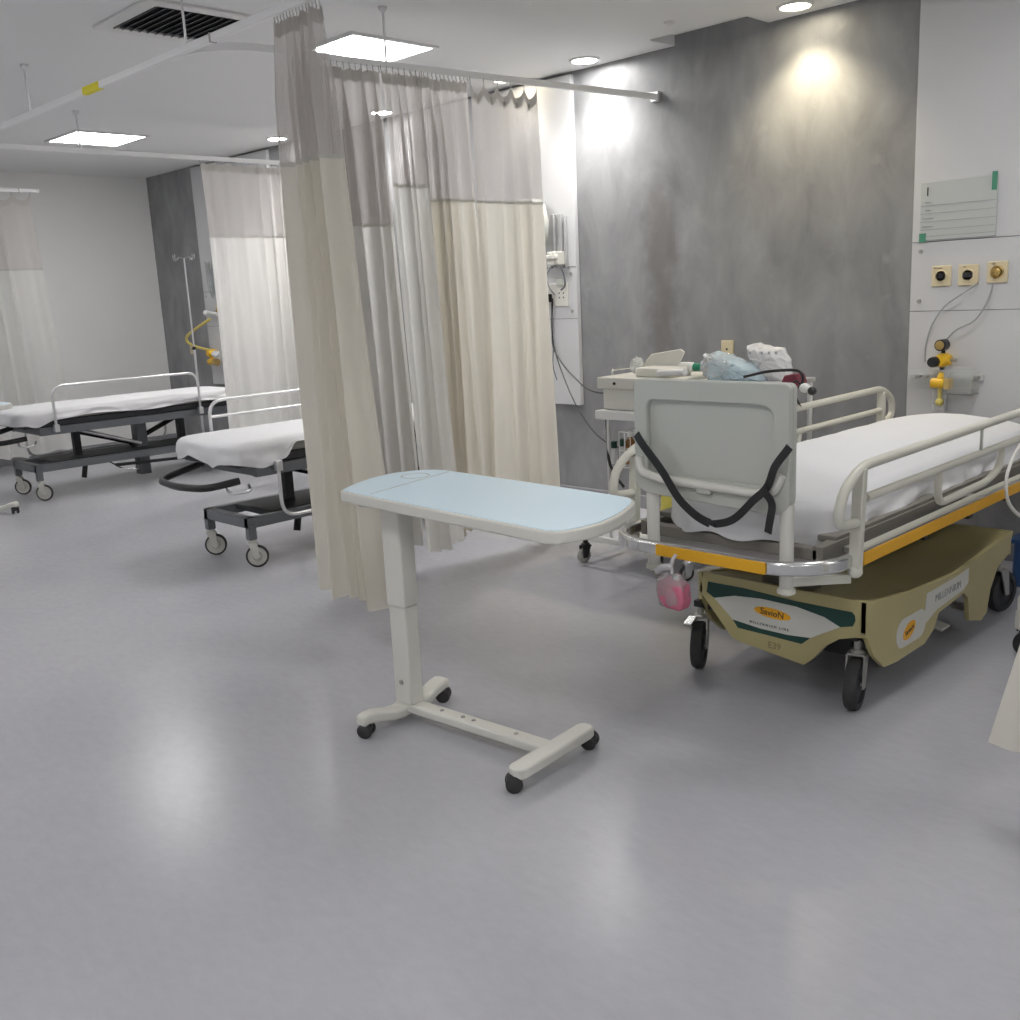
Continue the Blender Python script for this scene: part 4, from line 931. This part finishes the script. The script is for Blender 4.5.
# middle board: track, monitor, sockets, plug
a = wp(559, 240); t = thing('wall_track', 'vertical aluminium equipment track on the board beside the curtain edge', 'mounting track', (a.x, BT, wp(559, 268).z))
hgt = wp(559, 214).z-wp(559, 268).z
MT['track'] = mat('grey track', (.50, .50, .51), .35, metal=.4)
MB().bb(-.048, -.02, -.03, 0, 0, hgt).bb(.02, .048, -.03, 0, 0, hgt).bb(-.02, .02, -.012, 0, 0, hgt).build('channel', 'track', t, bevel=.003)
MB().bb(.062, .082, -.02, 0, -.0, hgt-.02).build('cable_cover', 'track', t, bevel=.003)
for z in (.02, hgt-.03): MB().cyl((0, -.016, z), (0, -.010, z), .008).build('screw', 'dullsteel', t)
a = wp(550, 258, BT-.10)
t = thing('patient_monitor', 'grey monitor on a bracket arm mostly hidden behind the curtain edge', 'monitor', (a.x-.04, BT, a.z))
MB().bb(-.06, .12, -.14, -.10, -.012, .018).bb(.03, .10, -.12, -.0, -.05, .04).build('bracket_arm', 'offwhite', t, bevel=.006)
MB().prism([(-.22, .06), (-.03, .06), (.02, .14), (.03, .25), (.0, .36), (-.03, .40), (-.22, .40)], -.18, -.08).build('housing', 'panelgrey', t, bevel=.012)
MB().bb(-.21, -.04, -.186, -.178, .09, .36).build('screen', 'black', t, bevel=.003)
MB().tube([(-.05, -.12, .0), (-.05, -.12, .08)], .014).build('stem', 'offwhite', t)
tag(MB().tube(spline([wp(552, 268, BT-.06), wp(558, 264, BT-.07), wp(563, 272, BT-.05), wp(565, 285, BT-.03), wp(561, 290, BT-.03)], 7), .006).tube(spline([wp(552, 266, BT-.06), wp(547, 275, BT-.06), wp(549, 287, BT-.05), wp(555, 295, BT-.03)], 7), .0035).build('coiled_lead', 'steelgrey'), 'grey coiled leads looping under the monitor arm', 'cable')
c = wp(561, 294); t = thing('socket_panel', 'white socket strip on the board, black plug at its left', 'socket', (c.x, BT, c.z))
MB().bb(-.12, .075, -.012, 0, -.085, .075).build('faceplate', 'offwhite', t, bevel=.004)
MB().bb(-.02, .035, -.03, -.011, .055, .10).build('adaptor', 'panelgrey', t, bevel=.004)
for dx in (-.01, .03):
    for dz in (-.03, 0): MB().bb(dx, dx+.008, -.0135, -.011, dz, dz+.012).build('socket_slot', 'ink', t)
a = wp(551, 298); t = thing('mains_plug', 'black plug in the wall socket beside the curtain edge', 'plug', (a.x, BT-.012, a.z))
MB().bb(-.026, .026, -.045, 0, -.028, .028).bb(-.045, -.02, -.04, -.01, -.015, .02).build('plug_body', 'black', t, bevel=.008)
# far bay fittings
t = thing('gas_outlet', 'ivory gas outlet in the far left bay, end of the yellow arm', 'gas outlet', (at_y(220, 311, BT).x, BT, at_y(220, 311, BT).z))
MB().bb(-.06, .06, -.014, 0, -.06, .06).build('faceplate', 'ivory', t, bevel=.004); MB().lathe([(.03, -.012), (.03, -.03), (.001, -.034)], (0, 0, 0), 'y').build('valve', 'brass', t)
tag(MB().tube([at_y(217, 314, BT-.05), at_y(207, 312, BT-.07)], .016).ball(at_y(206, 313, BT-.07), .03).build('hose_fitting', 'white'), 'white fitting poking left of the far ivory gas outlet', 'fitting')
tag(MB().tube(spline([at_y(210, 319, BT-.10), at_y(200, 326, BT-.14), at_y(188, 335, BT-.16), at_y(187, 341, BT-.16), at_y(192, 345, BT-.15), at_y(200, 348, BT-.12), at_y(210, 350, BT-.09)], 6), .014).build('yellow_hose', 'paleyellow'), 'bent pale yellow hose in the far left bay', 'hose')
c = at_y(212, 356, BT-.06); t = thing('suction_regulator', 'orange yellow regulator in the far left bay below the bent hose', 'regulator', c)
MB().lathe([(.001, -.05), (.03, -.05), (.045, -.02), (.045, .02), (.03, .06)], (0, 0, .03), 'y').cyl((-.06, 0, -.06), (.05, 0, -.05), .032).cyl((0, 0, -.09), (0, 0, .03), .022).build('body', 'brightyellow', t)
MB().cyl((.05, -.01, -.06), (.12, -.01, -.06), .034).build('knob', 'brass', t); MB().ball((.11, -.02, .02), .04).build('flow_bulb', 'milky', t)
MB().bb(-.03, .05, .0, .06, -.08, .05).build('back_plate', 'white', t)
c = at_y(193, 349, WY); t = thing('wall_socket', 'pale ivory wall plate on the far dark grey wall beside the drip stand', 'socket', (c.x, WY, c.z))
MB().bb(-.045, .045, -.012, 0, -.055, .055).build('faceplate', 'ivory', t, bevel=.003); MB().cyl((0, -.015, 0), (0, -.010, 0), .007).build('centre_hole', 'ink', t)
t = thing('hanging_leads', 'tangle of thin grey monitor leads hanging on the far white board', 'cables', (at_y(214, 282, BT).x, BT, at_y(214, 300, BT).z))
for k in range(7):
    rr = random.Random(k); w = .05+.02*rr.random(); hgt_ = .30+.1*rr.random(); o = rr.uniform(-.04, .04)
    MB().tube(spline([(o-w, -.02, hgt_), (o-w*.6, -.03, hgt_*.5), (o+rr.uniform(-.02, .02), -.03, .02+.06*rr.random()), (o+w*.7, -.03, hgt_*.55), (o+w, -.02, hgt_)], 6), .0035, 6).build('lead', 'paleink', t)
MB().bb(-.10, .10, -.02, 0, .32, .345).build('lead_hook', 'panelgrey', t, bevel=.003)
a = at_y(219, 258, BT); tag(MB().bb(a.x-.02, a.x+.02, BT-.04, BT, a.z-.12, a.z+.06).build('wall_phone', 'black', bevel=.008), 'slim black handset on the far white board by the curtain edge', 'handset')

# ---------------------------------------------------------------- right edge objects
t = thing('storage_bin', 'blue plastic bin on the floor behind the right trolley wheel', 'bin', (-1.42, 5.11, 0))
bz = MB().prism(rrect(-.22, .25, -.16, .18, .03), 0, .22, 'xy'); bz.build('bin_body', 'bluebin', t, bevel=.01)
MB().ring(rrect(-.235, .265, -.175, .195, .03), rrect(-.20, .23, -.14, .16, .03), .215, .235, 'xy').build('rim', 'bluebin', t, bevel=.004)
MB().bb(.0, .06, -.182, -.172, .215, .24).build('clasp', 'chrome', t)
t = thing('equipment_stand', 'white castered stand cut by the right edge beside the curtain corner', 'stand', (-1.275, 4.04, 0))
caster(t, 0, 0, .05, .03, .16, .4, fork='black', tyre='rubber', hub='darkgrey', off=.012)
MB().lathe([(.022, .10), (.034, .115), (.034, .18), (.028, .19), (.03, .235), (.022, .25)], (0, 0, 0)).build('caster_cup', 'offwhite', t)
MB().bb(0, .5, -.03, .03, .20, .235).bb(.25, .32, -.4, .4, .19, .22).build('base_arm', 'offwhite', t, bevel=.006)
for x, y in ((.285, -.37), (.285, .37), (.48, 0)): caster(t, x, y, .05, .03, .20, .9, fork='black', tyre='rubber', hub='darkgrey', off=.012)
MB().cyl((.32, 0, .22), (.32, 0, 1.2), .02).build('mast', 'offwhite', t)
